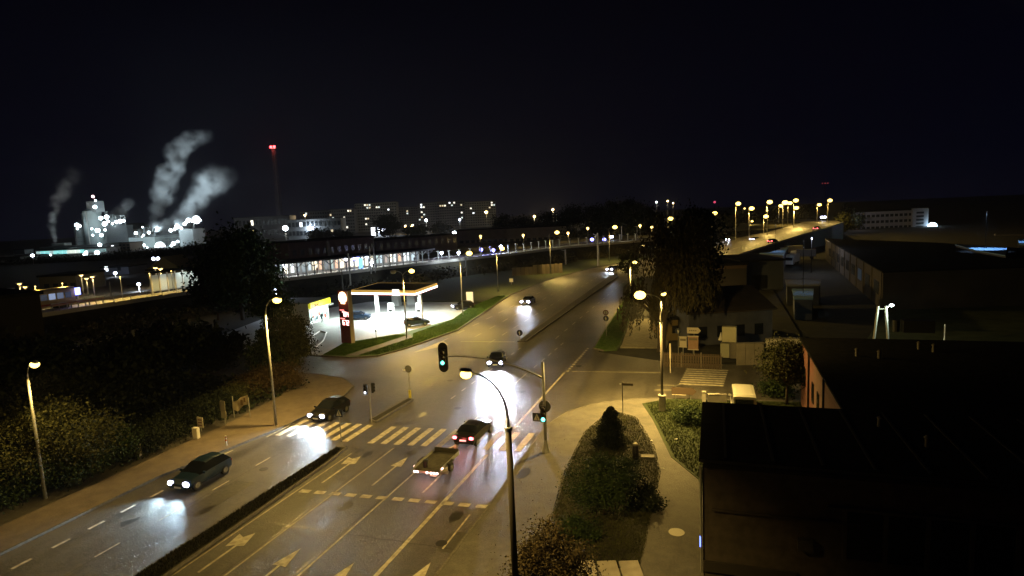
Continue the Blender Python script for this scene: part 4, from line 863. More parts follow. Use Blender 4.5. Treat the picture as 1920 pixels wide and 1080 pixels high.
for i, px in enumerate((150, 176)):
    p, d = along(RAIL, seg_at(px)); n = Vector((-d.y, d.x)); q = p + n * 2.2
    t2 = thing('platform_barrier', ['red and cream barrier beam left of the blue sign', 'red and cream barrier beam below the blue sign'][i], 'barrier', (q.x, q.y, 4.55), math.atan2(d.y, d.x)); MB().bx(-3.2, 3.2, -.06, .06, .75, 1.0).build('beam', mat('barrier_red', (.4, .06, .03), .5), t2); MB().bx(-3.2, 3.2, -.05, .05, 1.02, 1.2).build('upper_beam', PALEB, t2)
    for s in (-3, 0, 3): MB().box((s, 0, .4), (.12, .12, .8)).build('post', STEEL, t2)
p, d = along(RAIL, seg_at(172)); n = Vector((-d.y, d.x)); q = p + n * 3.5
t = thing('station_sign', 'glowing blue and white square sign on the left platform', 'sign', (q.x, q.y, 4.55), math.atan2(d.y, d.x)); MB().tube([(0, 0, 0), (0, 0, 2.2)], .07, 6).build('post', STEEL, t); MB().box((0, 0, 2.6), (1.0, .3, 1.25)).build('light_box', mat('blue_box', (.2, .2, 1), .4, emit=(.22, .25, 1), estr=5), t); MB().box((0, -.17, 2.6), (.55, .03, .75)).build('white_symbol', mat('blue_box_core', (1, 1, 1), .4, emit=(.85, .9, 1), estr=5), t); lamp('POINT', t, (0, -.8, 2.6), 60, (.3, .3, 1), .3)
# lit stairs and glazed shelters at right end of left platform
p, d = along(RAIL, seg_at(372)); n = Vector((-d.y, d.x)); q = p + n * 7; rz = math.atan2(d.y, d.x)
t = thing('platform_shelter', 'pale glazed shelter with cold light beside the big dark tree', 'shelter', (q.x, q.y, 4.55), rz)
for k in range(7): MB().box((-5 + k * 1.7, 0, 2), (.2, .3, 4.0)).build('frame_post', WHITE_P, t)
for k in range(6): MB().box((-4.15 + k * 1.7, .1, 1.9), (1.4, .06, 3.3)).build('glass_panel', mat('shelter_glass%d' % (k % 2), (.4, .45, .42), .3, emit=(.75, .85, .78), estr=(.10, .35)[k % 2]), t)
MB().box((0, 0, 4.15), (11, 2.2, .25)).build('roof', ROOF_B, t); lamp('POINT', t, (2.5, -1.6, 3.0), 120, (.9, 1, .92), .4); lamp('POINT', t, (5, -3, 2.5), 130, (.9, 1, .95), .4)

# ================================================================== BUILDINGS: general far block
def block(name, label, cat, px0, px1, ptop, D, depth=14, m=None, D2=None, ptop2=None, z0=0.0, roof=None, group=None, floor=None):
    A = Vector(far(px0, 430, D)[:2]); B = Vector(far(px1, 430, D2 or D)[:2]); zt = hz(A.x, A.y, ptop); zb = hz(B.x, B.y, ptop2 if ptop2 is not None else ptop - SL * (px1 - px0)); z = (zt + zb) / 2 if ptop2 is None else zt
    d = B - A; L = d.length; t = thing(name, label, cat, (A.x, A.y, z0), math.atan2(d.y, d.x), group)
    MB().bx(0, L, 0, depth, 0, z - z0).build('wall', m, t)
    MB().bx(-.3, L + .3, -.3, depth + .3, z - z0, z - z0 + .4).build('roof', roof or ROOF_B, t)
    return t, L, z - z0
FL = mat('flats_render', (.22, .225, .20), .9, col2=(.30, .30, .27), nscale=.08); FL2 = mat('flats_render_dim', (.16, .16, .17), .9, col2=(.2, .2, .21), nscale=.08)
WIN_D = mat('unlit_window', (.03, .035, .04), .25); WL = [mat('lit_window%d' % i, c, .4, emit=c, estr=e_) for i, (c, e_) in enumerate((((1, .93, .75), 2.0), ((.85, .95, .9), 1.3), ((1, .8, .5), 1.0), ((.9, .95, 1), 3.0)))]
def windows(t, L, h, nx, ny, lit, w=.62, hh=.5, z0=1.5, seed=1, y=-.05):
    r = random.Random(seed); cw, ch = L / nx, (h - z0 - .6) / ny; me = {}
    for i in range(nx):
        for j in range(ny):
            m_ = WIN_D
            if (i, j) in lit or (isinstance(lit, float) and r.random() < lit): m_ = WL[r.randrange(4)]
            if m_.name not in me: me[m_.name] = MB().box((0, 0, 0), (cw * w, .3, ch * hh)).mesh('window_mesh', m_)
            inst('window', me[m_.name], t, ((i + .5) * cw, y, z0 + (j + .5) * ch))
AP = 'blocks of flats beyond the railway'
b1 = block('apartment_block', 'tallest block of flats left of centre with two lit upper rows', 'apartment block', 668, 746, 382, 800, 16, FL, ptop2=377, group=AP)
windows(*b1, 18, 10, {(4, 9), (5, 9), (6, 9), (5, 8), (6, 8), (9, 8), (10, 8), (4, 4), (5, 4), (14, 7), (4, 2)}, seed=2)
b1 = block('apartment_block', 'narrow dim block of flats between two larger blocks', 'apartment block', 750, 786, 389, 830, 14, FL2, group=AP); windows(*b1, 8, 9, {(3, 7), (3, 6), (2, 1), (5, 1)}, seed=3)
b1 = block('apartment_block', 'block of flats with one vertical column of lit windows', 'apartment block', 786, 826, 381, 820, 14, FL2, group=AP); windows(*b1, 9, 10, {(1, 9), (1, 8), (2, 8), (1, 6), (2, 5), (1, 4), (0, 3)}, seed=4)
b1 = block('apartment_block', 'block of flats with many bright windows near the roof', 'apartment block', 826, 874, 378, 810, 14, FL2, group=AP); windows(*b1, 11, 10, {(0, 8), (1, 8), (2, 8), (4, 9), (6, 9), (5, 8), (9, 8), (9, 5), (9, 3)}, seed=5)
b1 = block('apartment_block', 'rightmost block of flats with a pale end wall', 'apartment block', 874, 931, 379, 790, 16, FL, ptop2=376, group=AP); windows(*b1, 13, 10, {(11, 8), (12, 8), (10, 7), (2, 7), (3, 5), (11, 9)}, seed=6)
b1 = block('apartment_block', 'low pale block of flats with lit windows left of the tallest', 'apartment block', 620, 666, 393, 780, 14, FL2, group=AP); windows(*b1, 11, 7, {(0, 5), (1, 4), (8, 6), (9, 6), (6, 4), (4, 2), (7, 1)}, seed=7)
b1 = block('apartment_block', 'low grey block with one white window left of the flats', 'apartment block', 565, 620, 397, 800, 14, FL2, group=AP); windows(*b1, 12, 6, {(2, 5)}, seed=8)
b1 = block('low_hall', 'long low pale hall between the mast and the flats', 'hall', 540, 640, 413, 620, 20, mat('hall_grey', (.20, .21, .21), .9), group=None); windows(*b1, 14, 2, {(3, 1), (11, 0)}, seed=9)
b1 = block('low_hall', 'dim low hall left of the mast at the edge of the trees', 'hall', 440, 545, 409, 680, 20, FL2); windows(*b1, 14, 2, {(4, 1)}, seed=10)
b1 = block('glowing_shop', 'small building with a glowing white front before the flats', 'shop', 694, 708, 426, 590, 10, FL2); MB().bx(1.0, b1[1] - 2.2, -.3, 0, .5, b1[2] - .3).build('lit_front', WL[3], b1[0])
b1 = block('warehouse', 'long pale brown shed with a flat roof behind the platform', 'warehouse', 856, 950, 433, 330, 22, mat('shed_brown', (.20, .17, .14), .9, col2=(.26, .22, .18), nscale=.3), ptop2=427)
for k in range(9): MB().bx(1.5 + k * 3, 3.4 + k * 3, -.06, 0, 2, 3.4).build('window', WIN_D, b1[0])
b1 = block('warehouse', 'second long pale shed continuing right behind the railway', 'warehouse', 950, 1062, 429, 325, 22, mat('shed_grey', (.24, .21, .18), .9, col2=(.3, .26, .22), nscale=.3), ptop2=424)
for k in range(10): MB().bx(1.5 + k * 3, 3.4 + k * 3, -.06, 0, 2, 3.4).build('window', WIN_D, b1[0])
b1 = block('station_building', 'long dark reddish brick building behind the lit platform hall', 'station building', 538, 700, 456, 175, 12, mat('dull_brick', (.05, .028, .026), .9, col2=(.075, .045, .04), nscale=.5), D2=200, ptop2=446, z0=0)
for k in range(12): MB().bx(1.2 + k * 2.6, 2.4 + k * 2.6, -.06, 0, 7.8, 9.4).build('window', WIN_D, b1[0])
MB().box((b1[1] * .42, -.2, b1[2] * .75), (.9, .5, 5)).build('downpipe_box', CONC_DARK, b1[0])
b1 = block('station_building', 'darker brick building behind the right half of the platform hall', 'station building', 702, 856, 452, 205, 12, mat('dull_brick2', (.04, .028, .028), .9, col2=(.06, .045, .045), nscale=.5), D2=235, ptop2=440)
for k in range(12): MB().bx(1.5 + k * 3.2, 2.9 + k * 3.2, -.06, 0, 7, 8.8).build('window', WIN_D, b1[0])
# hoarding at the foot of the embankment
for i, (px0, px1, py0, py1) in enumerate(((960, 1055, 518, 512),)):
    A = Vector(at(px0, py0)); B = Vector(at(px1, py1)); d = B - A; n_ = 12; t = thing('concrete_hoarding', 'low pale concrete panel fence below the railway line', 'fence', (A.x, A.y, .1), math.atan2(d.y, d.x))
    for k in range(n_): MB().bx(k * d.length / n_ + .04, (k + 1) * d.length / n_ - .04, -.06, .06, 0, 2.6 if k > 4 else 2.2).build('panel', mat('hoard%d' % (k % 2), ((.22, .18, .13), (.27, .22, .16))[k % 2], .9), t)
# upper: left low buildings
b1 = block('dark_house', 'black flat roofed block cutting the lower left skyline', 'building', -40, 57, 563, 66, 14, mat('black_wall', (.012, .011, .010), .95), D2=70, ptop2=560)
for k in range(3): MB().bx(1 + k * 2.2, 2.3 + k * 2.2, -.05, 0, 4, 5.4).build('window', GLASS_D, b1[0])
b1 = block('platform_house', 'flat roofed yellowish building behind the left platform', 'building', 60, 130, 520, 140, 10, mat('ochre_dim', (.10, .085, .05), .9), z0=0); [MB().bx(1 + k * 2, 2.2 + k * 2, -.06, 0, b1[2] - 3, b1[2] - 1.6).build('window', WIN_D, b1[0]) for k in range(4)]
b1 = block('platform_house', 'gabled olive building behind the twin platform lamps', 'building', 266, 330, 508, 165, 10, mat('olive_wall', (.16, .13, .05), .9)); A = b1[1]
MB().add([(0, 0, b1[2] + .4), (A, 0, b1[2] + .4), (A / 2, 0, b1[2] + 3.6), (0, 10, b1[2] + .4), (A, 10, b1[2] + .4), (A / 2, 10, b1[2] + 3.6)], [(0, 1, 2), (5, 4, 3), (0, 2, 5, 3), (1, 4, 5, 2)]).build('gable', mat('olive_wall', (.16, .13, .05), .9), b1[0])
b1 = block('grey_shed', 'low grey shed with two small lights below the plant', 'shed', 180, 232, 503, 240, 12, mat('shed_blue', (.14, .15, .18), .9)); [MB().bx(1.5 + k * 5, 2.7 + k * 5, -.2, 0, 1.6, 3.4).build('window', WL[3] if k < 1 else WIN_D, b1[0]) for k in range(2)]
b1 = block('kiosk', 'tiny lit kiosk with white window behind the left platform', 'kiosk', 229, 240, 537, 145, 3, mat('shed_blue', (.14, .15, .18), .9)); MB().bx(.3, b1[1] - .3, -.1, 0, b1[2] - 1.6, b1[2] - .5).build('window', WL[3], b1[0])
b1 = block('kiosk', 'tiny dim lit kiosk right of the white kiosk', 'kiosk', 246, 257, 538, 150, 3, mat('shed_blue', (.14, .15, .18), .9)); MB().bx(.3, b1[1] - .3, -.1, 0, b1[2] - 1.4, b1[2] - .5).build('window', WL[1], b1[0])

# ================================================================== RED LIT MAST
x, y, z = far(527, 432, 880); t = thing('radio_mast', 'very tall thin mast with two red beacons above the town', 'radio mast', (x, y, 0)); zt = hz(x, y, 278)
b = MB(); w0 = 3.0
for i in range(14):
    za, zb = zt * i / 14, zt * (i + 1) / 14; wa, wb = w0 * (1 - .45 * i / 14), w0 * (1 - .45 * (i + 1) / 14)
    for (sx_, sy_), (tx, ty) in (((-1, -1), (1, -1)), ((1, -1), (1, 1)), ((1, 1), (-1, 1)), ((-1, 1), (-1, -1))):
        b.tube([(sx_ * wa, sy_ * wa, za), (sx_ * wb, sy_ * wb, zb)], .35, 4, False).tube([(sx_ * wa, sy_ * wa, za), (tx * wb, ty * wb, zb)], .2, 4, False).tube([(sx_ * wb, sy_ * wb, zb), (tx * wb, ty * wb, zb)], .2, 4, False)
b.build('lattice', mat('mast_steel', (.12, .10, .10), .6), t)
MB().box((0, 0, zt), (9, 3.6, 1)).build('beacon_platform', STEEL, t)
for s in (-2.9, 2.9): MB().ball((s, -2, zt + 1.8), 1.9, 10, 6).build('red_beacon', BULB_R, t, True)
lamp('POINT', t, (0, -6, zt + 1), 9000, (1, .1, .08), .8); lamp('POINT', t, (0, -25, 8), 9000, (.9, .95, 1), 1)
x, y, z = far(1340, 379, 900); t = thing('radio_mast', 'far mast with a single pink red light left of the viaduct lamps', 'radio mast', (x, y, 0)); MB().tube([(0, 0, 0), (0, 0, z)], .7, 6).build('mast', POLE_PAINT, t); MB().ball((0, 0, z), 1.7, 8, 6).build('red_beacon', mat('pink_beacon', (.8, .1, .2), .4, emit=(1, .10, .22), estr=.9), t, True)
x, y, z = far(1547, 344, 1500); t = thing('radio_mast', 'distant mast with three faint red lights above the viaduct end', 'radio mast', (x, y, 0)); MB().tube([(0, 0, 0), (0, 0, z)], .8, 6).build('mast', POLE_PAINT, t)
MB().box((0, 0, z), (15, .6, .6)).build('crossbar', POLE_PAINT, t)
for s in (-6, 0, 6): MB().ball((s, -1, z + .5), 1.5, 8, 6).build('red_beacon', mat('faint_beacon', (.5, .05, .05), .4, emit=(.8, .10, .12), estr=.35), t, True)

# ================================================================== FACTORY
FD = 560.0
PALE = mat('plant_cladding', (.36, .42, .42), .7, col2=(.46, .52, .52), nscale=.05); PALE2 = mat('plant_cladding_grey', (.20, .22, .23), .8, col2=(.27, .29, .30), nscale=.08); BRN = mat('plant_brown', (.16, .13, .10), .9, col2=(.21, .17, .13), nscale=.06); SILO = mat('silo_metal', (.26, .32, .33), .55, .2, col2=(.34, .40, .40), nscale=.1, stretch=(1, 1, .1))
def fl(t, px, py, r, D=None, power=0, col=(.8, .95, 1)):
    D = D or FD - 14; p = far(px, py, D); q = t.matrix_basis.inverted() @ Vector(p) if False else None
    rz = t.rotation_euler.z; v = Vector(p) - t.location; v = Matrix.Rotation(-rz, 3, 'Z') @ v
    MB().ball((0, 0, 0), r * .66, 8, 6).build('floodlight', FLOOD, t, True, tuple(v))
    if power: lamp('POINT', t, tuple(v + Vector((0, -r - 1.5, -1))), power * .26, col, .6)
def silo(label, px, ptop, rad_px, D, m=SILO, ladder=True, z0=0, dome=True):
    x, y, z = far(px, ptop, D); r = rad_px * D / 1150; t = thing('silo', label, 'silo', (x, y, z0), 0)
    MB().tube([(0, 0, 0), (0, 0, z - z0)], r, 24).build('silo_shell', m, t)
    if dome: MB().tube([(0, 0, z - z0), (0, 0, z - z0 + r * .35)], [r, r * .35], 24).build('silo_cap', m, t)
    for k in range(4): MB().tube([(0, 0, (z - z0) * (k + 1) / 5 - .3), (0, 0, (z - z0) * (k + 1) / 5 + .3)], r + .15, 24).build('hoop', PALE2, t)
    MB().box((r * .3, -r, (z - z0) / 2), (.8, .6, z - z0)).build('ladder', STEEL, t)
    return t
t = silo('tall grey silo tower in the middle of the plant on the left', 172, 396, 15, FD, mat('silo_dark', (.20, .24, .24), .7, col2=(.26, .30, .30), nscale=.1))
xx = far(179, 368, FD)[2]; MB().bx(-.5, 11, -4, 4, t.dimensions.z if False else hz(t.location.x, t.location.y, 398), hz(t.location.x, t.location.y, 378)).build('head_house', PALE2, t); MB().tube([(5, 0, hz(t.location.x, t.location.y, 380)), (5, 0, hz(t.location.x, t.location.y, 370))], .5, 6).build('mast', STEEL, t)
fl(t, 178, 388, 2.3, power=3000); fl(t, 179, 376, 1.1)
MB().ball((5, -1, hz(t.location.x, t.location.y, 369)), 1.2, 8, 6).build('red_beacon', mat('beacon_w', (1, .6, .6), .4, emit=(1, .55, .6), estr=6), t, True)
fl(t, 172, 429, 1.3); fl(t, 183, 432, 2.8, power=2500); fl(t, 190, 441, 2.2); fl(t, 174, 441, 1.2); fl(t, 189, 409, 2.4, power=2500)
t = silo('pale round silo at the left edge of the plant', 147, 428, 7.5, FD + 5); fl(t, 144, 422, 2.6, power=2500); fl(t, 149, 424, 1.9); fl(t, 145, 429, 1.3)
t = silo('slim silo between the left silo and the tall tower', 158, 401, 5.5, FD + 12)
t = silo('grey silo right of the tall tower', 190, 430, 7, FD + 6, PALE2)
# pipe gantry right of the tower
b1 = block('process_tower', 'open pipe tower with rows of floodlights right of the tall silo', 'process tower', 196, 238, 424, FD + 20, 10, PALE2)
t = b1[0]; L, h = b1[1], b1[2]
for k in range(6):
    MB().tube([(k * L / 5, -1, h), (k * L / 5, -1, h + 9)], .35, 6).build('gantry_post', STEEL, t)
for zz in (3, 6, 9): MB().tube([(0, -1, h + zz), (L, -1, h + zz)], .3, 6).build('gantry_rail', STEEL, t)
MB().tube([(2, 2, h), (2, 2, h + 14)], 1.6, 10).tube([(8, 2, h), (8, 2, h + 11)], 1.3, 10).build('vessel', PALE, t)
for px, py, r, pw in ((200, 407, 2.7, 2500), (196, 420, 2.8, 2500), (203, 415, 1.6, 0), (218, 416, 1.9, 0), (225, 415, 2.6, 2500), (232, 414, 1.7, 0), (211, 419, 1.4, 0), (197, 431, 1.5, 0)): fl(t, px, py, r, power=pw)
b1 = block('plant_hall', 'brown gabled factory hall in the middle of the plant', 'factory hall', 196, 262, 432, FD + 30, 24, BRN, ptop2=427); t = b1[0]
MB().add([(0, -.4, b1[2]), (b1[1], -.4, b1[2]), (b1[1] * .7, -.4, b1[2] + 6), (0, 24, b1[2]), (b1[1], 24, b1[2]), (b1[1] * .7, 24, b1[2] + 6)], [(0, 1, 2), (5, 4, 3), (0, 2, 5, 3), (1, 4, 5, 2)]).build('gable_roof', ROOF_B, t)
b1 = block('plant_hall', 'pale floodlit process hall in the centre of the plant', 'factory hall', 239, 288, 446, FD, 20, PALE, ptop2=443); t = b1[0]
for k in range(5): MB().tube([(4 + k * 4.6, 3, b1[2]), (4 + k * 4.6, 3, b1[2] + 5 + (k * 7 % 5))], .9, 10).build('vessel', PALE2, t)
for px, py, r, pw in ((255, 437, 2.0, 1800), (267, 426, 1.0, 0), (279, 436, 1.9, 1800), (269, 441, 1.3, 0), (254, 463, 2.2, 2200), (270, 460, 1.8, 1500), (276, 464, 1.0, 0), (284, 467, 1.1, 0), (246, 466, 1.3, 0), (262, 464, 1.0, 0), (266, 444, .8, 0)): fl(t, px, py, r, power=pw)
b1 = block('plant_hall', 'long grey conveyor hall with banded roof on the right of the plant', 'factory hall', 282, 340, 441, FD + 15, 22, PALE2, ptop2=436); t = b1[0]
MB().bx(0, b1[1], -1.5, 0, b1[2] * .72, b1[2] * .80).build('conveyor', PALE, t); MB().bx(0, b1[1], -2.2, 0, b1[2] * .5, b1[2] * .54).build('conveyor', PALE, t)
for k in range(8): MB().tube([(3 + k * 3.4, -1.8, 0), (3 + k * 3.4, -1.8, b1[2] * .72)], .35, 6).build('support', STEEL, t)
for px, py, r, pw in ((320, 432, 2.2, 3000), (327, 430, 1.6, 0), (332, 425, 3.0, 3000), (340, 428, 1.8, 0), (346, 420, 2.2, 3000), (353, 413, 2.9, 3000), (349, 417, 1.4, 0), (325, 457, 2.6, 1500), (333, 453, 1.8, 0), (321, 461, 1.4, 0)): fl(t, px, py, r, power=pw)
b1 = block('arched_store', 'arched building with a dazzling white lit front at the plant', 'factory hall', 286, 308, 462, FD - 12, 10, PALE); t = b1[0]; L = b1[1]
MB().add([(L / 2 + L * .48 * math.cos(a), -.5, b1[2] * .25 + L * .48 * math.sin(a)) for a in [PI * k / 12 for k in range(13)]] + [(L * .02, -.5, .5), (L * .98, -.5, .5)], [tuple(range(13)) + (13, 14)]).build('lit_front', mat('arch_glow', (1, 1, 1), .4, emit=(.9, .97, 1), estr=1.6), t)
lamp('POINT', t, (L / 2, -9, 6), 5000, (.85, .96, 1), .5)
b1 = block('plant_hall', 'big pale blue windowless block at the right end of the plant', 'factory hall', 335, 361, 430, FD - 8, 22, PALE2, ptop2=428); t = b1[0]
fl(t, 368, 412, 5.2, power=7000); fl(t, 375, 413, 1.6); fl(t, 360, 415, 1.4)
MB().tube([(b1[1] - .5, 3, b1[2]), (b1[1] + 3, 0, b1[2] + 10)], .3, 6).build('light_bracket', STEEL, t)
b1 = block('plant_gatehouse', 'dark grey brown box building in front of the plant', 'building', 196, 240, 457, FD - 60, 18, BRN, ptop2=453); windows(*b1, 6, 2, {(1, 1)}, seed=12)
b1 = block('lit_hall', 'long hall with turquoise and cream lit glazing below the silos', 'factory hall', 60, 197, 470, FD - 80, 16, PALE2, ptop2=463); t, L, h = b1
for k in range(16):
    c_, e_ = ((.35, .95, .92), .9) if k in (1, 2, 4, 5, 6, 10) else (((.85, .95, .85), 1.0) if k in (7, 8, 9) else ((.6, .85, .85), .6)); e_ = .12 if k in (11, 12, 13, 14, 15) else e_
    zlo = h * .22 if k > 1 else h * .1
    MB().bx(1 + k * (L - 2) / 16, 1 + (k + .93) * (L - 2) / 16, -.4, 0, zlo, h * .80).build('glazing_panel', mat('glaze%s%d' % (c_[0], int(e_ * 100)), c_, .4, emit=c_, estr=e_), t)
MB().bx(L * .12, L, -4, 14, h + 1.2, h + 2.6).build('canopy_slab', mat('dim_slab', (.10, .11, .12), .9), t)
MB().bx(L * .27, L * .44, -2, 6, h + 3.0, h + 5).build('chimney_base', PALE, t)
for px, py, r, pw in ((160, 478, 2.4, 2500), (162, 473, 1.5, 0), (182, 474, 2.6, 2500), (190, 479, 1.6, 0), (187, 459, 2.0, 0), (178, 482, 1.8, 0), (72, 485, .9, 0), (86, 484, 1.2, 1500), (95, 478, .9, 0)): fl(t, px, py, r, FD - 98, power=pw)
b1 = block('strip_lit_hall', 'low hall with one long glowing white window strip far left', 'factory hall', 20, 66, 480, FD - 90, 16, PALE2); MB().bx(b1[1] * .14, b1[1] * .92, -.4, 0, b1[2] * .25, b1[2] * .6).build('window_strip', WL[3], b1[0])
b1 = block('plant_hall', 'dim greenish wall at the left border below the plant', 'building', -40, 30, 485, FD - 130, 16, mat('dim_green', (.12, .15, .14), .9)); windows(*b1, 6, 1, set(), seed=13)
b1 = block('plant_shed', 'small dark roofed shed left of the strip lit hall', 'shed', 19, 40, 469, FD - 20, 10, PALE2)
b1 = block('plant_shed', 'pale hut with a plume rising behind it on the hall roof', 'shed', 97, 124, 464, FD - 30, 10, PALE)
for (px, py, pw) in ((240, 470, 2500), (310, 470, 2000), (340, 445, 2500)):
    pass

# ---- steam: volumes of thinning density, lit by the plant's floodlights and by added upward spots
PUFF = MB().ball((0, 0, 0), 1, 16, 10).mesh('puff_mesh', None)
def steam(label, pts, D, dens, seed, col=(.92, .95, .97), nsc=.095, split=3):
    m = bpy.data.materials.new('steam_%d' % seed); m.use_nodes = True; n = m.node_tree; n.nodes.clear(); L = n.links.new
    o = n.nodes.new('ShaderNodeOutputMaterial'); v = n.nodes.new('ShaderNodeVolumePrincipled'); tc = n.nodes.new('ShaderNodeTexCoord'); ge = n.nodes.new('ShaderNodeNewGeometry')
    no = n.nodes.new('ShaderNodeTexNoise'); no.inputs['Scale'].default_value = nsc; no.inputs['Detail'].default_value = 4.5; no.inputs['Roughness'].default_value = .62; L(ge.outputs['Position'], no.inputs['Vector'])
    le = n.nodes.new('ShaderNodeVectorMath'); le.operation = 'LENGTH'; L(tc.outputs['Object'], le.inputs[0])
    a = n.nodes.new('ShaderNodeMath'); a.operation = 'MULTIPLY_ADD'; L(no.outputs[0], a.inputs[0]); a.inputs[1].default_value = 6.0; a.inputs[2].default_value = -2.25
    b = n.nodes.new('ShaderNodeMath'); b.operation = 'SUBTRACT'; L(a.outputs[0], b.inputs[0]); L(le.outputs['Value'], b.inputs[1])
    mr = n.nodes.new('ShaderNodeMapRange'); mr.inputs[1].default_value = -.5; mr.inputs[2].default_value = 1.1; mr.inputs[3].default_value = 0; mr.inputs[4].default_value = 1; L(b.outputs[0], mr.inputs[0])
    ed = n.nodes.new('ShaderNodeMapRange'); ed.inputs[1].default_value = 1.0; ed.inputs[2].default_value = .35; ed.inputs[3].default_value = 0; ed.inputs[4].default_value = 1; L(le.outputs['Value'], ed.inputs[0])
    oi = n.nodes.new('ShaderNodeObjectInfo')
    m1 = n.nodes.new('ShaderNodeMath'); m1.operation = 'MULTIPLY'; L(mr.outputs[0], m1.inputs[0]); L(ed.outputs[0], m1.inputs[1])
    m2 = n.nodes.new('ShaderNodeMath'); m2.operation = 'MULTIPLY'; L(m1.outputs[0], m2.inputs[0]); L(oi.outputs['Alpha'], m2.inputs[1]); L(m2.outputs[0], v.inputs['Density'])
    v.inputs['Color'].default_value = (*col, 1); L(v.outputs[0], o.inputs['Volume'])
    P = [Vector(far(px, py, D)) for px, py, r in pts]; R = [r * D / 1150 for *_, r in pts]; c = P[0]
    t = thing('steam_plume', label, 'steam', tuple(c), 0, 'steam plumes of the plant'); rr = random.Random(seed); N = (len(P) - 1) * split
    me = PUFF.copy(); me.materials.append(m)
    for k in range(N + 1):
        i = min(k // split, len(P) - 2); u = k / split - i; q = P[i].lerp(P[i + 1], u) - c; r_ = R[i] + (R[i + 1] - R[i]) * u
        ob = inst('puff', me, t, tuple(q + Vector((rr.uniform(-1, 1), rr.uniform(-1, 1), rr.uniform(-.5, .5))) * r_ * .42), rr.uniform(0, 6), (r_ * rr.uniform(1.15, 1.45), r_ * rr.uniform(1.15, 1.45), r_ * rr.uniform(1.1, 1.4)))
        ob.color = (1, 1, 1, 1.5 * dens * (1.6 - 1.5 * (k / N) ** .8) * (6 / max(r_, 3)) ** .5)
    return t
steam('thin brownish steam plume at the far left of the plant', [(104, 464, 4), (101, 445, 5), (98, 425, 7), (103, 395, 9), (115, 365, 12), (140, 325, 17)], FD - 20, .11, 1)
steam('small steam puff between the silos and the middle hall', [(205, 420, 8), (216, 412, 11), (227, 398, 12), (234, 385, 11), (242, 378, 9)], FD + 35, .14, 2)
steam('tallest steam column leaning right above the plant', [(284, 434, 5), (290, 412, 9), (295, 390, 13), (304, 362, 18), (320, 335, 18), (332, 312, 15), (336, 288, 17), (347, 272, 16), (364, 260, 15), (378, 254, 13)], FD + 45, .15, 3)
steam('broad ragged steam column right of the tallest one', [(322, 432, 14), (340, 418, 17), (355, 398, 16), (370, 372, 16), (386, 352, 20), (400, 338, 24), (415, 326, 22)], FD + 45, .11, 4)
steam('low steam bank over the roofs between both columns', [(300, 432, 7), (312, 420, 9), (326, 420, 9), (340, 412, 8)], FD + 40, .13, 5)
steam('faint glowing steam hanging low over the left half of the plant', [(150, 430, 16), (185, 425, 24), (215, 425, 22), (245, 440, 18)], FD + 2, .014, 6, split=2)  # this thin volume and the next are added for glow round the floodlights
steam('faint glowing steam hanging low over the right half of the plant', [(265, 448, 16), (300, 440, 22), (335, 428, 22), (372, 415, 22)], FD + 2, .014, 7, split=2)
tf = thing('added_steam_spots', 'upward floodlights on the plant roof lighting the steam', 'floodlight', (*far(300, 436, FD + 5)[:2], hz(*far(300, 436, FD + 5)[:2], 434)))  # spots and frame added to brighten the steam from below
MB().box((0, 0, 0), (4, 1.5, 1)).build('added_spot_frame', STEEL, tf)
for (px, py, pw, D) in ((290, 436, 160000, FD + 5), (330, 428, 130000, FD + 5), (355, 415, 90000, FD + 5), (212, 430, 35000, FD + 8), (100, 468, 26000, FD - 45)):
    p = Vector(far(px, py, D)) - tf.location; lamp('SPOT', tf, tuple(p), pw, (.72, .90, 1) if px > 150 else (1, .85, .7), 1.0, (.25, .5, 1), 95, .6)
# ================================================================== RIGHT SIDE: YARDS AND BUILDINGS
def solid(name, label, cat, pts, z0, z1, mwall, mroof=ROOF_B, over=.15, group=None):
    """building from a footprint; origin at its first corner"""
    ox, oy = pts[0]; t = thing(name, label, cat, (ox, oy, z0), 0, group); q = [(a - ox, b_ - oy) for a, b_ in pts]
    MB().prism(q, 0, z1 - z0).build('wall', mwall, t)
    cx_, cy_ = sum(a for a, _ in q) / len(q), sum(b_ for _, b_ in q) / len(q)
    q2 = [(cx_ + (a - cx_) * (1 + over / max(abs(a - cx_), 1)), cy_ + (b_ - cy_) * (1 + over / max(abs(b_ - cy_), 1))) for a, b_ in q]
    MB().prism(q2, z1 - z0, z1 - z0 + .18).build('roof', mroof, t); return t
# nearest black roofed building
zf = 6.0
A = Vector(at(1317, 857, zf)); B = Vector(at(1322, 755, zf)); d = (A - B).normalized(); rgt = Vector((-d.y, d.x)); 
if rgt.x < 0: rgt = -rgt
C_ = A + rgt * 26; D_ = B + rgt * 26
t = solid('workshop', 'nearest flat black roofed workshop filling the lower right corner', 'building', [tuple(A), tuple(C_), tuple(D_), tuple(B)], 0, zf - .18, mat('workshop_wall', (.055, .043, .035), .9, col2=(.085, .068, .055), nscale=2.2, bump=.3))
ang = math.atan2(rgt.y, rgt.x)
def onwall(u, z, w, h, m_, name, dep=.08, par=None): return MB().box((rgt.x * u - (-d.x) * (dep / 2 + .01), rgt.y * u + d.y * (dep / 2 + .01), z), (w, dep, h), ang).build(name, m_, par or t)
onwall(13, zf - .32, 26, .18, mat('eaves_metal', (.012, .012, .012), .8), 'eaves', .2)
onwall(3.4, 3.55, 6.0, .08, mat('ledge', (.05, .04, .035), .9), 'ledge', .14)
for k in range(6):
    onwall(6.6 + k * 1.55, 3.0, 1.35, 2.1, GLASS_D, 'window_pane', .05)
for k in range(7): onwall(5.85 + k * 1.55, 3.0, .16, 2.3, mat('mullion_pale', (.08, .068, .055), .8), 'mullion', .12)
onwall(10, 4.2, 9.6, .1, mat('mullion_pale', (.08, .068, .055), .8), 'lintel', .14)
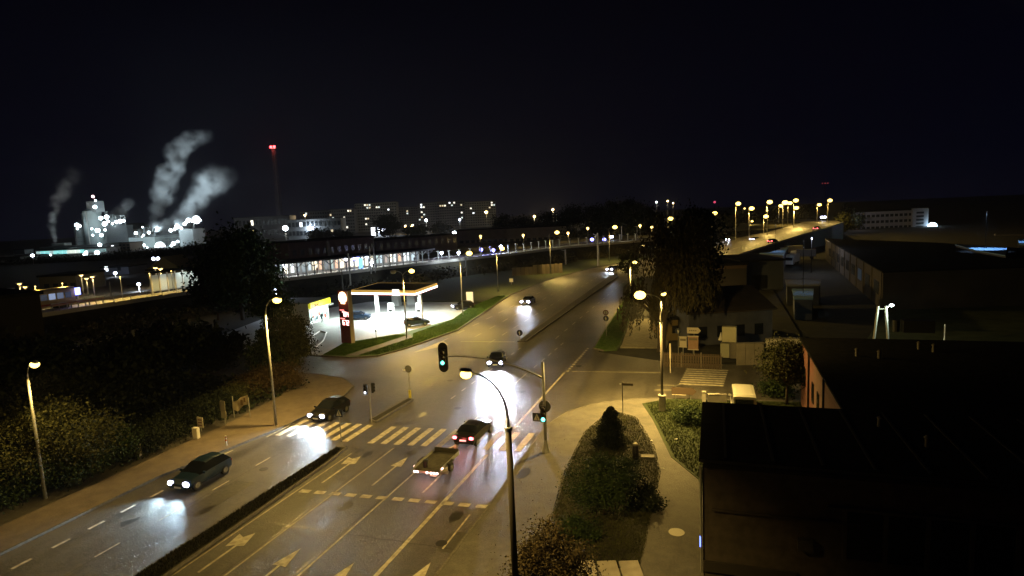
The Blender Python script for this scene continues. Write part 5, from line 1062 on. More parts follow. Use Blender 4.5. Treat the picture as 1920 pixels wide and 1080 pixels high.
onwall(2.0, .75, 4.0, .5, mat('base_dark', (.03, .025, .02), .9), 'plinth_band', .12)
MB().box((rgt.x * 4.3 + d.x * .15, rgt.y * 4.3 + d.y * .15, 2.4), (.6, .3, .5), ang).build('vent_box', mat('vent_grey', (.05, .045, .04), .8), t)
MB().tube([(rgt.x * .02 + d.x * .08 - .1, d.y * .08, .4), (rgt.x * .02 + d.x * .08 - .1, d.y * .08, 5.6)], .06, 6).build('downpipe', STEEL, t)
depth_ = (D_ - C_).length
for k in range(13):
    q = rgt * (1 + k * 2); MB().box((q.x - d.x * depth_ / 2, q.y - d.y * depth_ / 2, zf + .015), (.12, depth_ * .98, .03), ang).build('roof_seam', mat('seam', (.018, .017, .017), .8), t)
MB().box((rgt.x * 13 + d.x * .1, rgt.y * 13 + d.y * .1, zf - .12), (26.2, .14, .14), ang).build('gutter', mat('gutter_dark', (.03, .028, .026), .6), t)
# vertical blue neon on the corner
x, y = A.x - .12, A.y - .1
zn = hz(x, y, 1015)
t2 = thing('blue_neon', 'short upright blue neon strip on the corner of the black roofed workshop', 'light strip', (x, y, zn)); MB().box((0, 0, 0), (.05, .07, .5)).build('neon_tube', mat('neon_blue', (.1, .2, 1), .4, emit=(.10, .16, 1), estr=6), t2); MB().box((.05, .03, 0), (.05, .07, .56)).build('bracket', SIG, t2)
# roof furniture
for i, (px, py, lb) in enumerate(((1737, 838, 'small pale vent pipe nearest on the black roofs'), (1648, 800, 'small pale vent pipe on the black roof left of its neighbour'))):
    x, y = at(px, py, zf); tt = thing('roof_vent', lb, 'vent', (x, y, zf)); MB().tube([(0, 0, 0), (0, 0, .45)], .08, 8).build('pipe', CONC_DARK, tt); MB().tube([(0, 0, .45), (0, 0, .55)], [.14, .04], 8).build('cowl', CONC_DARK, tt)
# brick hall behind it
zb_ = 5.9
A = Vector(at(1573, 747, zb_)); B = Vector(at(1503, 633, zb_)); d2 = (B - A).normalized(); r2 = Vector((d2.y, -d2.x))
BRICK = bpy.data.materials.new('red_brickwork'); BRICK.use_nodes = True; n = BRICK.node_tree; bt = n.nodes.new('ShaderNodeTexBrick'); tc = n.nodes.new('ShaderNodeTexCoord'); mp = n.nodes.new('ShaderNodeMapping'); mp.inputs['Rotation'].default_value = (PI / 2, 0, 0)
n.links.new(tc.outputs['Object'], mp.inputs[0]); n.links.new(mp.outputs[0], bt.inputs[0]); bt.inputs['Color1'].default_value = (.16, .055, .04, 1); bt.inputs['Color2'].default_value = (.23, .085, .06, 1); bt.inputs['Mortar'].default_value = (.2, .15, .12, 1); bt.inputs['Scale'].default_value = 4; n.links.new(bt.outputs[0], n.nodes['Principled BSDF'].inputs['Base Color']); n.nodes['Principled BSDF'].inputs['Roughness'].default_value = .9
A2 = A - d2 * 8
t = solid('brick_hall', 'red brick hall with a black roof beside the small tree', 'building', [tuple(A2), tuple(A2 + r2 * 34), tuple(B + r2 * 34), tuple(B)], 0, zb_ - .18, BRICK)
L = (B - A2).length
for k in (.52, .80): p = (d2 * L * k); MB().box((p.x - r2.x * .08, p.y - r2.y * .08, 3.1), (.16, .12, 5.3), math.atan2(d2.y, d2.x)).build('downpipe', SIG, t)
for k in (.62, .72, .9): p = (d2 * L * k); MB().box((p.x - r2.x * .02, p.y - r2.y * .02, 3.2), (.9, .08, 1.5), math.atan2(d2.y, d2.x)).build('window', GLASS_D, t)
for px, py, lb in ((1606, 668, 'pale chimney cap at the left of the brick hall roof'), (1648, 672, 'double pale vent on the brick hall roof'), (1722, 655, 'slim pale vent right of the double vent on the brick hall'), (1750, 660, 'faint thin pipe on the brick hall roof')):
    x, y = at(px, py, zb_); tt = thing('roof_vent', lb, 'vent', (x, y, zb_)); MB().tube([(0, 0, 0), (0, 0, .5)], .1, 8).build('pipe', CONC_DARK, tt); MB().tube([(0, 0, .5), (0, 0, .62)], [.17, .05], 8).build('cowl', CONC_DARK, tt)
x, y = at(1720, 622, zb_); tt = thing('roof_unit', 'black square unit standing on the far roof edge against the lit lawn', 'roof unit', (x, y, zb_)); MB().box((0, 0, .5), (2.3, 1, 1.0)).build('unit_body', SIG, tt); MB().tube([(-1.6, 0, 0), (-1.6, 0, 1.0)], .28, 10).build('unit_fan', SIG, tt)
# A-frame pylon with yard lamp lighting a green wall
x, y, z = far(1652, 622, 62); t = thing('yard_lamp', 'white two legged A frame pylon with a cold lamp above the brick hall roof', 'yard lamp', (x, y, 0)); zt = hz(x, y, 572)
for s in (-1, 1): MB().tube([(s * .85, 0, 0), (s * .35, 0, zt - .1)], .13, 8).build('leg', mat('pylon_white', (.5, .5, .46), .7), t)
MB().tube([(-.4, 0, zt - .4), (.4, 0, zt - .4)], .06, 6).build('crossbar', mat('pylon_white', (.5, .5, .46), .7), t)
MB().tube([(.35, 0, zt - .3), (.75, -.1, zt)], .04, 6).build('arm', STEEL, t); MB().ball((.85, -.1, zt), .2, 10, 6, (1.1, .8, .7)).build('lamp_bowl', FLOOD, t, True)
lamp('POINT', t, (.9, -.3, zt - .5), 520, (.75, 1, .80), .2)
slab('yard_lawn', [tuple(far(1600, 600, 64)[:2]), tuple(far(1990, 600, 64)[:2]), tuple(far(1990, 600, 96)[:2]), tuple(far(1665, 600, 92)[:2]), tuple(far(1640, 600, 80)[:2])], .05, mat('yard_grass', (.06, .085, .035), .9, col2=(.10, .13, .06), nscale=.6), kerb=False)
x, y = far(1772, 612, 60)[:2]; tt = thing('small_post', 'tiny pale post glinting on the dim green yard lawn', 'post', (x, y, 0)); MB().tube([(0, 0, 0), (0, 0, hz(x, y, 608))], .07, 6).build('post', PALEB, tt)
# house with dark blue wall behind the fence
DW = mat('night_blue_wall', (.055, .06, .085), .9, col2=(.08, .085, .11), nscale=.6)
A = Vector(at(1292, 650)); B = Vector(at(1448, 640)); dd = B - A; rz = math.atan2(dd.y, dd.x); zh = hz(A.x, A.y, 587)
t = thing('dark_house', 'long dark house with a low pitched roof behind the picket fence', 'house', (A.x, A.y, 0), rz); L = dd.length
MB().bx(0, L, 0, 13, 0, zh).build('wall', DW, t)
MB().add([(-.4, -.5, zh), (L + .4, -.5, zh), (L + .4, 6.5, zh + 2.2), (-.4, 6.5, zh + 2.2), (-.4, 13.5, zh), (L + .4, 13.5, zh), (-.4, -.5, zh - .15), (L + .4, -.5, zh - .15)], [(0, 1, 2, 3), (3, 2, 5, 4), (0, 3, 4), (1, 5, 2), (6, 7, 1, 0)]).build('roof', mat('house_roof', (.035, .028, .024), .9, col2=(.05, .04, .034), nscale=.8), t)
for k in range(4): MB().bx(1.2 + k * 2.4, 2.3 + k * 2.4, -.05, 0, 1, 2.4).build('window', GLASS_D, t)
b1 = block('flat_shed', 'flat roofed shed with dim bluish front right of the dark house', 'shed', 1390, 1470, 492, 120, 14, mat('shed_dim_blue', (.07, .08, .11), .9)); MB().bx(2, 5, -.1, 0, .3, 3).build('gate', SIG, b1[0])
b1 = block('flat_shed', 'broad low shed with a brown roof edge behind the willow', 'shed', 1310, 1400, 500, 118, 14, mat('shed_dark', (.04, .035, .035), .9)); MB().bx(0, b1[1], -.1, 0, b1[2] - .7, b1[2] - .1).build('roof_edge', mat('edge_brown', (.09, .06, .045), .9), b1[0])
# warehouse to the right with dim long wall
P_ = [at(px, py, 6.0) for px, py in ((1656, 509), (1990, 497), (1990, 470), (1760, 455), (1548, 447))]
t = solid('warehouse', 'long dark warehouse receding to the right beside the yard', 'warehouse', P_, 0, 5.8, mat('warehouse_wall', (.05, .042, .038), .95, col2=(.07, .06, .052), nscale=.3))
a_ = Vector(P_[0]); b_ = Vector(P_[4]); dw = b_ - a_; rw_ = math.atan2(dw.y, dw.x); nw_ = Vector((-dw.y, dw.x)).normalized()
if nw_.x > 0: nw_ = -nw_
for k in range(9):
    q = dw * (.06 + k * .1) + nw_ * .03; MB().box((q.x, q.y, 3.0), (4.2, .1, 2.0), rw_).build('window', WIN_D if k != 2 else mat('blue_window', (.05, .1, .2), .3, emit=(.1, .2, .4), estr=.05), t)
    q = dw * (.01 + k * .1) + nw_ * .05; MB().box((q.x, q.y, 2.9), (.4, .2, 5.7), rw_).build('pilaster', mat('pilaster', (.075, .065, .055), .9), t)
q = dw * .93 + nw_ * .12; MB().box((q.x, q.y, 5.8), (12, .2, .2), rw_).build('gutter', mat('gutter_pale', (.45, .42, .4), .6), t)
q = dw * .9 + nw_ * 1.5; lamp('POINT', t, (q.x, q.y, 6.4), 45, (1, .9, .85), .2); q = dw * .5 + nw_ * 9; lamp('POINT', t, (q.x, q.y, 6), 60, (.9, .85, .8), .4)
# far white block with blue lamp
b1 = block('office_block', 'long pale office block at the right with a flat roof', 'office building', 1597, 1737, 399, 330, 14, mat('office_wall', (.30, .30, .33), .9, col2=(.36, .36, .39), nscale=.2), ptop2=395)
t = b1[0]
for j in range(3):
    for k in range(14): MB().bx(3 + k * 2.5, 4.7 + k * 2.5, -.06, 0, b1[2] - 2.9 - j * 3.2, b1[2] - 1.5 - j * 3.2).build('window', WIN_D, t)
MB().bx(b1[1] - 8.5, b1[1], -1.2, 0, 0, b1[2] + .9).build('stair_tower', mat('office_wall', (.3, .3, .33)), t)
for j in range(5): MB().bx(b1[1] - 6.5, b1[1] - 2.5, -1.3, -1.2, b1[2] - 2.0 - j * 1.9, b1[2] - 1.0 - j * 1.9).build('window', WIN_D, t)
MB().ball((b1[1] + 1.5, -2.5, hz(*far(1741, 427, 325)[:2], 427) + .5), 2.1, 10, 6).build('blue_floodlight', mat('flood_blue', (.6, .8, 1), .4, emit=(.55, .82, 1), estr=14), t, True)
lamp('POINT', t, (b1[1] + 1.0, -6, hz(*far(1741, 427, 325)[:2], 427)), 2500, (.5, .72, 1), .5)
lamp('POINT', t, (-1, -9, 6), 500, (.95, .9, 1), .5); lamp('POINT', t, (18, -30, 14), 700, (.7, .7, .8), .5)
# blue roofed sheds at far right
BLR = mat('blue_roof', (.16, .30, .46), .7, col2=(.20, .35, .52), nscale=.3)
for i, (pts_, zz, lb, pw) in enumerate((([(1792, 458), (1888, 463), (1886, 478), (1832, 469)], 6.5, 'flat shed roof glowing dull blue at the right border', 900), ([(1908, 447), (1960, 449), (1960, 462), (1912, 457)], 6.5, 'sliver of a second bluish roof at the right border', 500), ([(1443, 473), (1478, 462), (1468, 478), (1425, 474)], 4.2, 'blue lit lean-to roof behind the parked trucks', 260), ([(1487, 541), (1524, 541), (1523, 559), (1490, 559)], 3.2, 'small blue lit flat roof in the dark yard', 60), ([(1474, 524), (1538, 524), (1536, 534), (1476, 535)], 3.4, 'greyish flat roof strip above the small blue roof', 60))):
    P_ = [at(px, py, zz) for px, py in pts_]; tt = solid('blue_shed', lb, 'shed', P_, 0, zz - .2, DW, BLR if i != 4 else mat('grey_roof', (.2, .21, .22), .8)); cxx = sum(p[0] for p in P_) / 4 - P_[0][0]; cyy = sum(p[1] for p in P_) / 4 - P_[0][1]
    MB().tube([(cxx, cyy, zz), (cxx, cyy, zz + 7)], .04, 5).build('added_lamp_post', mat('black_pole', (.006, .006, .006), .9, spec=.1), tt); MB().ball((cxx, cyy, zz + 7), .05, 8, 5).build('added_fill_lamp', mat('dim_bowl', (.5, .5, .5), .5, emit=(.8, .85, 1), estr=.35), tt); lamp('SPOT', tt, (cxx, cyy, zz + 6.9), pw * (7 if pw > 300 else 3.5), (.42, .65, 1), .2, (0, 0, -1), 66 if pw > 100 else 50, .6)  # pole, bulb and spot are added to brighten each shed roof
x, y, z = far(1866, 441, 150); tt = thing('roof_pipe', 'thin pale pipe line running to the right border over the roofs', 'pipe', (x, y, z)); MB().tube([(0, 0, 0), (14, 2, -.4), (20, 3, -1.5)], .12, 6).build('pipe', PALEB, tt); MB().ball((0, 0, .1), .3, 8, 5).build('pipe_cap', PALEB, tt)
# parked trucks in the yard
def truck(label, px, py, rz, mcab, mbox, z=0, s=1.0):
    x, y = at(px, py, z); t = thing('parked_truck', label, 'truck', (x, y, z), rz); 
    MB().bx(-1.15 * s, 1.15 * s, -3.4 * s, 1.6 * s, .9 * s, 2.9 * s).build('cargo_box', mbox, t)
    cab = MB(); cab.add([(-1.1 * s, 1.75 * s, .5 * s), (1.1 * s, 1.75 * s, .5 * s), (1.1 * s, 3.5 * s, .5 * s), (-1.1 * s, 3.5 * s, .5 * s), (-1.1 * s, 1.75 * s, 2.5 * s), (1.1 * s, 1.75 * s, 2.5 * s), (1.05 * s, 3.1 * s, 2.4 * s), (-1.05 * s, 3.1 * s, 2.4 * s), (1.1 * s, 3.5 * s, 1.5 * s), (-1.1 * s, 3.5 * s, 1.5 * s)], [(3, 2, 1, 0), (0, 1, 5, 4), (4, 5, 6, 7), (7, 6, 8, 9), (9, 8, 2, 3), (1, 2, 8, 6, 5), (0, 4, 7, 9, 3)]).build('cab', mcab, t)
    MB().add([(-.9 * s, 3.15 * s, 2.3 * s), (.9 * s, 3.15 * s, 2.3 * s), (.95 * s, 3.53 * s, 1.55 * s), (-.95 * s, 3.53 * s, 1.55 * s)], [(3, 2, 1, 0)]).build('windscreen', GLASS_D, t)
    for yy in (-2.4, 2.6):
        for sd in (-1, 1): MB().tube([(sd * .8 * s, yy * s, .48 * s), (sd * 1.1 * s, yy * s, .48 * s)], .48 * s, 12).build('wheel', BLACK, t)
    return t
truck('cream box truck parked at the back of the dark yard', 1482, 478, 1.7, P_GOLD, mat('truck_cream', (.45, .40, .26), .5)); truck('grey blue truck parked in front of the cream truck', 1505, 486, 1.5, WHITE_P, mat('truck_blue', (.14, .16, .24), .6)); truck('white truck end standing nearest in the dark yard', 1485, 497, 2.8, WHITE_P, WHITE_P)
PD = mat('black_pole', (.006, .006, .006), .9, spec=.1)
tt = thing('yard_pole_lamp', 'dim lamp on a pole over the parked trucks', 'lamp', (*far(1522, 445, 145)[:2], 0)); zz = hz(tt.location.x, tt.location.y, 447); MB().tube([(0, 0, 0), (0, 0, zz)], .08, 6).build('pole', PD, tt); MB().ball((0, 0, zz), .25, 8, 5).build('lamp_bowl', mat('dim_bowl', (.5, .5, .5), .5, emit=(.8, .85, 1), estr=.35), tt); lamp('POINT', tt, (0, -.8, zz - .5), 900, (.8, .85, 1), .3)
# kiosk/phone box, hoardings, wall at the side street
x, y = at(1366, 672); tt = thing('street_kiosk', 'tall pale advertising kiosk behind the side street zebra', 'kiosk', (x, y, 0), -.1); z1, z2 = hz(x, y, 612), hz(x, y, 640)
MB().box((.1, 0, (z1 + z2) / 2), (1.5, .8, z1 - z2)).build('upper_box', mat('kiosk_cream', (.42, .40, .28), .6, col2=(.52, .50, .36), nscale=.8), tt); MB().box((-.35, -.1, z2 - 1.0), (.95, .7, 1.6)).build('lower_box', mat('kiosk_cream2', (.36, .36, .27), .6), tt); MB().box((.5, .1, z2 / 2), (.7, .5, z2)).build('kiosk_body', CONC_DARK, tt); MB().tube([(-.9, 0, z2 + .1), (-.8, 0, z2 + 1.0)], [.22, .03], 6).build('white_finial', WHITE_P, tt)
A = Vector(at(1381, 685)); B = Vector(at(1432, 684)); dd = B - A; tt = thing('concrete_wall', 'blank concrete yard wall right of the kiosk', 'wall', (A.x, A.y, 0), math.atan2(dd.y, dd.x)); zz = hz(A.x, A.y, 645)
for k in range(3): MB().bx(k * dd.length / 3 + .02, (k + 1) * dd.length / 3 - .02, 0, .2, 0, zz).build('wall_panel', mat('wall_conc', (.20, .18, .14), .9, col2=(.27, .24, .19), nscale=.9), tt)
MB().bx(-.1, dd.length + .1, -.05, .25, zz, zz + .12).build('coping', CONC_DARK, tt)
A = Vector(at(1436, 690)); B = Vector(at(1503, 690)); dd = B - A; tt = thing('pale_wall', 'white rendered wall behind the small tree at the brick hall', 'wall', (A.x, A.y, 0), math.atan2(dd.y, dd.x)); zz = hz(A.x, A.y, 636); MB().bx(0, dd.length, 0, .25, 0, zz).build('wall_face', mat('white_render', (.42, .40, .36), .9, col2=(.52, .5, .45), nscale=.7), tt); MB().bx(-.05, dd.length, -.05, .3, zz, zz + .1).build('coping', CONC_DARK, tt)
# hoardings on the fence
for i, (x0, x1, y0, y1, mm, lb) in enumerate(((1274, 1288, 631, 650, PALEB, 'small torn pale poster board on the picket fence'), (1290, 1310, 630, 655, mat('brick_poster', (.40, .24, .17), .7, col2=(.46, .3, .22), nscale=3), 'reddish framed hoarding on the picket fence'), (1288, 1315, 614, 625, PALEB, 'pale arrow shaped sign above the reddish hoarding'))):
    x, y = at((x0 + x1) / 2, 668); za, zb = hz(x, y, y0), hz(x, y, y1); w = (x1 - x0) * .057; tt = thing('hoarding' if i < 2 else 'arrow_sign', lb, 'hoarding' if i < 2 else 'sign', (x, y - .12, 0), -.08)
    if i == 2:
        MB().add([(-w / 2, 0, zb), (w * .3, 0, zb), (w / 2, 0, (za + zb) / 2), (w * .3, 0, za), (-w / 2, 0, za), (-w / 2, .06, zb), (w * .3, .06, zb), (w / 2, .06, (za + zb) / 2), (w * .3, .06, za), (-w / 2, .06, za)], [(0, 1, 2, 3, 4), (9, 8, 7, 6, 5), (3, 8, 9, 4), (0, 5, 6, 1), (1, 6, 7, 2), (2, 7, 8, 3)]).build('arrow_board', mm, tt)
        for k in range(4): MB().box((-.45 + k * .22, -.02, (za + zb) / 2), (.15, .02, .12)).build('letter_block', mat('print_grey', (.2, .17, .12), .6), tt)
    else:
        MB().box((0, 0, (za + zb) / 2), (w, .05, za - zb)).build('board', mm, tt)
        for zz, hh in ((za, .1), (zb, .1)): MB().box((0, -.04, zz), (w + .1, .06, hh)).build('frame_bar', PALEB, tt)
        MB().box((0, -.03, za - .35), (w * .8, .03, .25)).build('print_band', mat('print_grey', (.2, .17, .12), .6), tt)
    MB().tube([(0, .08, 0), (0, .08, za)], .05, 6).build('post', STEEL, tt)
# picket fence
A = Vector(at(1243, 688)); B = Vector(at(1356, 694)); dd = B - A; tt = thing('picket_fence', 'dark upright slat fence behind the side street', 'fence', (A.x, A.y, .05), math.atan2(dd.y, dd.x)); L = dd.length; nn = int(L / .17)
me = MB().box((0, 0, .8), (.10, .03, 1.6)).mesh('slat_mesh', mat('fence_brown', (.075, .055, .038), .9, col2=(.11, .08, .055), nscale=3))
for k in range(nn): inst('slat', me, tt, (k * .17, 0, 0))
for zz in (.4, 1.3): MB().bx(0, L, .02, .07, zz, zz + .09).build('rail', mat('fence_brown', (.07, .05, .04)), tt)
for k in range(int(L / 2) + 1): MB().box((k * 2, .08, .85), (.12, .12, 1.7)).build('post', CONC_DARK, tt)
b1 = block('yellow_shed', 'small ochre house wall behind the dark street lamp', 'house', 1243, 1292, 600, 78, 8, mat('ochre_wall', (.17, .125, .05), .9, col2=(.22, .16, .07), nscale=.8)); MB().bx(1, 1.8, -.05, 0, 1, 2).build('window', GLASS_D, b1[0])
# low walls by the van
x, y = at(1345, 757); tt = thing('low_wall', 'low rough wall stub with a pale cap left of the cream van', 'wall', (x, y, .16), .25); MB().box((0, 0, .35), (1.6, .3, .7)).build('wall_block', CONC_DARK, tt); MB().box((-.3, 0, .73), (1.0, .34, .06)).build('cap_stone', CONCRETE, tt)
x, y = at(1320, 757); tt = thing('gate_post', 'short pale gate post at the corner of the black roof', 'post', (x, y, .16)); MB().box((0, 0, .45), (.3, .3, .9)).build('post', CONCRETE, tt); MB().box((0, 0, .93), (.36, .36, .08)).build('cap_stone', CONCRETE, tt)
# concrete slabs at the bottom edge of the island
for k, (px) in enumerate((1100, 1142, 1184)):
    x, y = at(px, 1072, .2); q = MB().box((0, 0, .06), (.94, 1.6, .12)).build('concrete_slab', mat('slab_pale', (.32, .29, .25), .85, col2=(.42, .38, .33), nscale=2), None, loc=(x, y, .17), rot=(0, 0, .33)); tag(q, ['pale concrete slab at the bottom edge next to the round shrub', 'middle one of three pale slabs at the bottom edge', 'pale concrete slab at the bottom edge next to the footpath'][k], 'slab', 'pale slabs below the island')
for k, (px, py) in enumerate(((1267, 823), (1200, 903), (1068, 1002), (1243, 878), (1222, 826))):
    x, y = at(px, py, .2); q = MB().add([(-.12, -.06, 0), (.1, -.08, .02), (.13, .05, .05), (-.05, .09, .02), (0, 0, .09)], [(0, 1, 4), (1, 2, 4), (2, 3, 4), (3, 0, 4), (3, 2, 1, 0)]).build('litter', WHITE_P, None, loc=(x, y, .18), rot=(0, 0, k)); tag(q, ['white crumpled paper on the grass right of the footpath', 'white crumpled paper in the grass below the black bin', 'white crumpled paper on the island near the russet shrub', 'white scrap at the edge of the footpath', 'tiny scrap on the footpath beside the bin'][k], 'litter')

# ================================================================== VEGETATION
def leaf_mesh(name, P_, size, m, seed=0, hang=0.0):
    r = np.random.default_rng(seed); N = len(P_); a = r.normal(size=(N, 3)); a[:, 2] *= (1 - hang * .6); a /= np.linalg.norm(a, axis=1)[:, None]
    u = r.normal(size=(N, 3)); u -= (u * a).sum(1)[:, None] * a; u /= np.linalg.norm(u, axis=1)[:, None]; v = np.cross(a, u)
    if hang: u = np.stack([r.normal(size=N) * .2, r.normal(size=N) * .2, -np.ones(N)], 1); v = np.cross(u, a); v /= np.linalg.norm(v, axis=1)[:, None] + 1e-6
    s = size * r.uniform(.6, 1.4, size=(N, 1)); w = .38 if hang else .62
    q = np.stack([P_ - u * s, P_ + v * s * w, P_ + u * s, P_ - v * s * w], 1).reshape(-1, 3)
    me = bpy.data.meshes.new(name); me.vertices.add(4 * N); me.vertices.foreach_set('co', q.ravel().astype(np.float32)); me.loops.add(4 * N); me.loops.foreach_set('vertex_index', np.arange(4 * N, dtype=np.int32)); me.polygons.add(N); me.polygons.foreach_set('loop_start', np.arange(0, 4 * N, 4, dtype=np.int32)); me.update(calc_edges=True); me.materials.append(m); return me
def tree(label, x, y, z0, h, rad, crown0, nclump, nleaf, size, m, seed=1, name='tree', cat='tree', group=None, flat=1.0, trunk_r=None, multi=1):
    r = np.random.default_rng(seed); t = thing(name, label, cat, (x, y, z0), 0, group); cz = (crown0 + h) / 2; hh = (h - crown0) / 2
    cl = []
    while len(cl) < nclump:
        p = r.uniform(-1, 1, 3); d_ = np.linalg.norm(p)
        if d_ < 1 and d_ > .35 or (d_ < .35 and r.random() < .3):
            w = 1 - .25 * max(p[2], 0); cl.append((p[0] * rad * w, p[1] * rad * w, cz + p[2] * hh))
    cl = np.array(cl); tr = trunk_r or h * .022
    tb = MB()
    for k in range(multi):
        bx_, by_ = (0, 0) if multi == 1 else (r.normal() * .2, r.normal() * .2); q = (bx_ * 3, by_ * 3)
        tb.tube([(bx_, by_, 0), (bx_ + q[0] * .3, by_ + q[1] * .3, crown0 * .6), (q[0], q[1], crown0 + hh * .5), (q[0] * 1.2, q[1] * 1.2, crown0 + hh * 1.3)], [tr, tr * .8, tr * .5, tr * .15], 7)
    for k in range(min(14, nclump)):
        c = cl[k]; tb.tube([(0, 0, crown0 * .7 + hh * .3 * (k % 4) / 2), (c[0] * .5, c[1] * .5, (c[2] + crown0) / 2 + .1), tuple(c)], [tr * .4, tr * .22, tr * .06], 5)
    tb.build('trunk', BARK, t, True)
    cs = rad * .24; n = nleaf // nclump
    P_ = (cl[:, None, :] + r.normal(size=(len(cl), n, 3)) * cs * np.array([1, 1, .75]) * r.uniform(.5, 1.25, size=(len(cl), 1, 1))).reshape(-1, 3)
    P_[:, 2] = np.maximum(P_[:, 2], .08); o = bpy.data.objects.new('crown', leaf_mesh('crown', P_, size, m, seed)); COL.objects.link(o); o.parent = t; return t
# the two planes of trees on the left
x, y = at(455, 600); tree('huge dark broad tree between the two platforms on the left', x, y, 0, hz(x, y, 428), 6.2, 3, 75, 15000, .34, LEAF_G, 11)
x, y = at(410, 600); tree('dark tree leaning against the huge tree from the left', x, y, 0, hz(x, y, 480), 3.4, 2, 40, 7000, .3, LEAF_D, 12)
x, y = at(512, 640); tree('half lit leafy tree right below the huge dark tree', x, y, 0, hz(x, y, 520), 2.9, 2, 40, 7000, .2, LEAF_G, 13)
x, y = at(550, 698); tree('olive leaved tree behind the sidewalk lamp near the fuel station', x, y, 0, hz(x, y, 592), 2.2, .8, 60, 16000, .11, LEAF_O, 14)
x, y = at(507, 705); tree('darker bushy tree left of the olive leaved tree', x, y, 0, hz(x, y, 622), 2.0, .5, 40, 6000, .17, LEAF_G, 15)
HG = 'bushes along the left sidewalk'
for i, (px, py, pt, rad, m_, n, lb) in enumerate(((530, 742, 690, 2.3, LEAF_R, 4500, 'brownish bush at the sidewalk end near the side street'), (492, 752, 705, 2.0, LEAF_R, 4000, 'brownish bush behind the sidewalk street lamp'), (455, 765, 728, 1.9, LEAF_O, 3500, 'bush behind the crooked banner'), (415, 785, 745, 1.8, LEAF_D, 3000, 'dark bush behind the two panel bus stop sign'), (370, 805, 762, 2.0, LEAF_D, 3000, 'dark bush behind the small notice board'), (320, 830, 785, 2.1, LEAF_D, 3000, 'dark bush left of the white cabinet'), (275, 855, 800, 2.2, LEAF_D, 3500, 'dark bush above the grey narrow cabinet'), (215, 880, 815, 2.2, LEAF_G, 3500, 'low dark green bush left of the grey cabinet'), (150, 905, 832, 2.3, LEAF_G, 4000, 'green bush under the yellow lit foliage'), (95, 925, 850, 2.2, LEAF_G, 4000, 'bush around the foot of the leftmost street lamp'), (30, 950, 862, 2.4, LEAF_G, 4000, 'bush at the left border above the sidewalk'))):
    x, y = at(px, py - 8); tree(lb, x - .8, y + .5, 0, max(hz(x, y, pt), 1.2), rad, .2, 44, int(n * 2.3), .08, m_, 30 + i, 'bush', 'bush', HG, multi=3, trunk_r=.05)
for i, (px, py, pt, rad, lb) in enumerate(((140, 905, 758, 2.9, 'yellow lit leafy shrub tree right of the leftmost street lamp'), (40, 930, 788, 2.6, 'yellow lit leafy shrub tree left of the leftmost street lamp'), (95, 900, 806, 2.0, 'small lit shrub directly behind the leftmost street lamp'))):
    x, y = at(px, py); tree(lb, x - 1.2, y + .6, 0, hz(x, y, pt), rad, .8, 60, 17000, .09, LEAF_O, 50 + i, 'shrub_tree', 'tree', 'shrub trees round the leftmost lamp', multi=2)
r = np.random.default_rng(5)
P_ = np.stack([r.uniform(-85, -42, 16000), r.uniform(28, 54, 16000), np.abs(r.normal(size=16000)) * .35 + .1], 1)
o = bpy.data.objects.new('undergrowth', leaf_mesh('undergrowth', P_, .22, LEAF_D, 6)); COL.objects.link(o); tag(o, 'dark rank undergrowth covering the waste ground left of the avenue', 'undergrowth', kind='stuff')
for i, (px, py, pt, rad, lb) in enumerate(((230, 700, 640, 5, 'black tree mass in the middle of the dark waste ground'), (330, 690, 610, 5, 'black tree mass left below the huge dark tree'), (120, 720, 655, 5, 'black tree mass above the leftmost lit shrubs'), (20, 740, 640, 5, 'black tree mass at the left border'), (400, 690, 625, 3.5, 'dark small tree right of the black tree masses'))):
    x, y = at(px, py); tree(lb, x, y, 0, hz(x, y, pt), rad, .5, 30, 3500, .3, LEAF_D, 70 + i, 'dark_tree', 'tree', 'unlit trees on the waste ground')
# weeping willow
x, y = at(1240, 662); WLW = thing('weeping_willow', 'large weeping willow with hanging strands beside the climbing road', 'tree', (x, y, .1))
zt = hz(x, y, 388); r = np.random.default_rng(9); Pl = []
tb = MB().tube([(0, 0, 0), (.1, 0, 2.5), (.6, .3, 6), (.9, .4, zt * .8)], [.55, .45, .35, .1], 9)
for k in range(230):
    a = r.uniform(0, 2 * PI); q = math.sqrt(r.uniform(.02, 1)); rx = 4.5 * q; bx_, by_ = rx * math.cos(a) * (1.12 if math.cos(a) < 0 else 1.1), rx * math.sin(a)
    top = zt * (1 - .42 * q ** 2) * r.uniform(.72, 1.0)
    off = 1.6 if bx_ > -2 else .3; top2 = top if bx_ > -1.5 else top * .66; bx2 = bx_ + off * .8
    ln = top2 - r.uniform(2.4, 5.2) - (2.6 if bx_ > 0 else 0); ln = min(ln, r.uniform(4, 9)) if r.random() < .6 else ln; n = int(max(ln, 1) * 15)
    zz = top2 - np.linspace(0, max(ln, 1), n); dr = np.linspace(0, .6, n)
    Pl.append(np.stack([bx2 + math.cos(a) * dr + r.normal(size=n) * .10, by_ + math.sin(a) * dr + r.normal(size=n) * .10, zz], 1))
    if k % 7 == 0: tb.tube([(.6, .3, top2 * .5), (bx2 * .6, by_ * .6, top2 * .9), (bx2, by_, top2)], [.16, .1, .04], 5)
cl = r.normal(size=(60, 3)); cl /= np.linalg.norm(cl, axis=1)[:, None]; cl = cl * np.array([4.2, 4.2, zt * .24]) * r.uniform(.3, 1, (60, 1)) + np.array([1.6, 0, zt * .72])
Pl.append((cl[:, None, :] + r.normal(size=(60, 90, 3)) * .8).reshape(-1, 3))
tb.build('trunk', BARK, WLW, True); o = bpy.data.objects.new('crown', leaf_mesh('crown', np.concatenate(Pl), .17, mat('leaf_willow', (.022, .020, .009), .8, col2=(.052, .044, .019), nscale=1.2, spec=.2), 9, hang=1.0)); COL.objects.link(o); o.parent = WLW
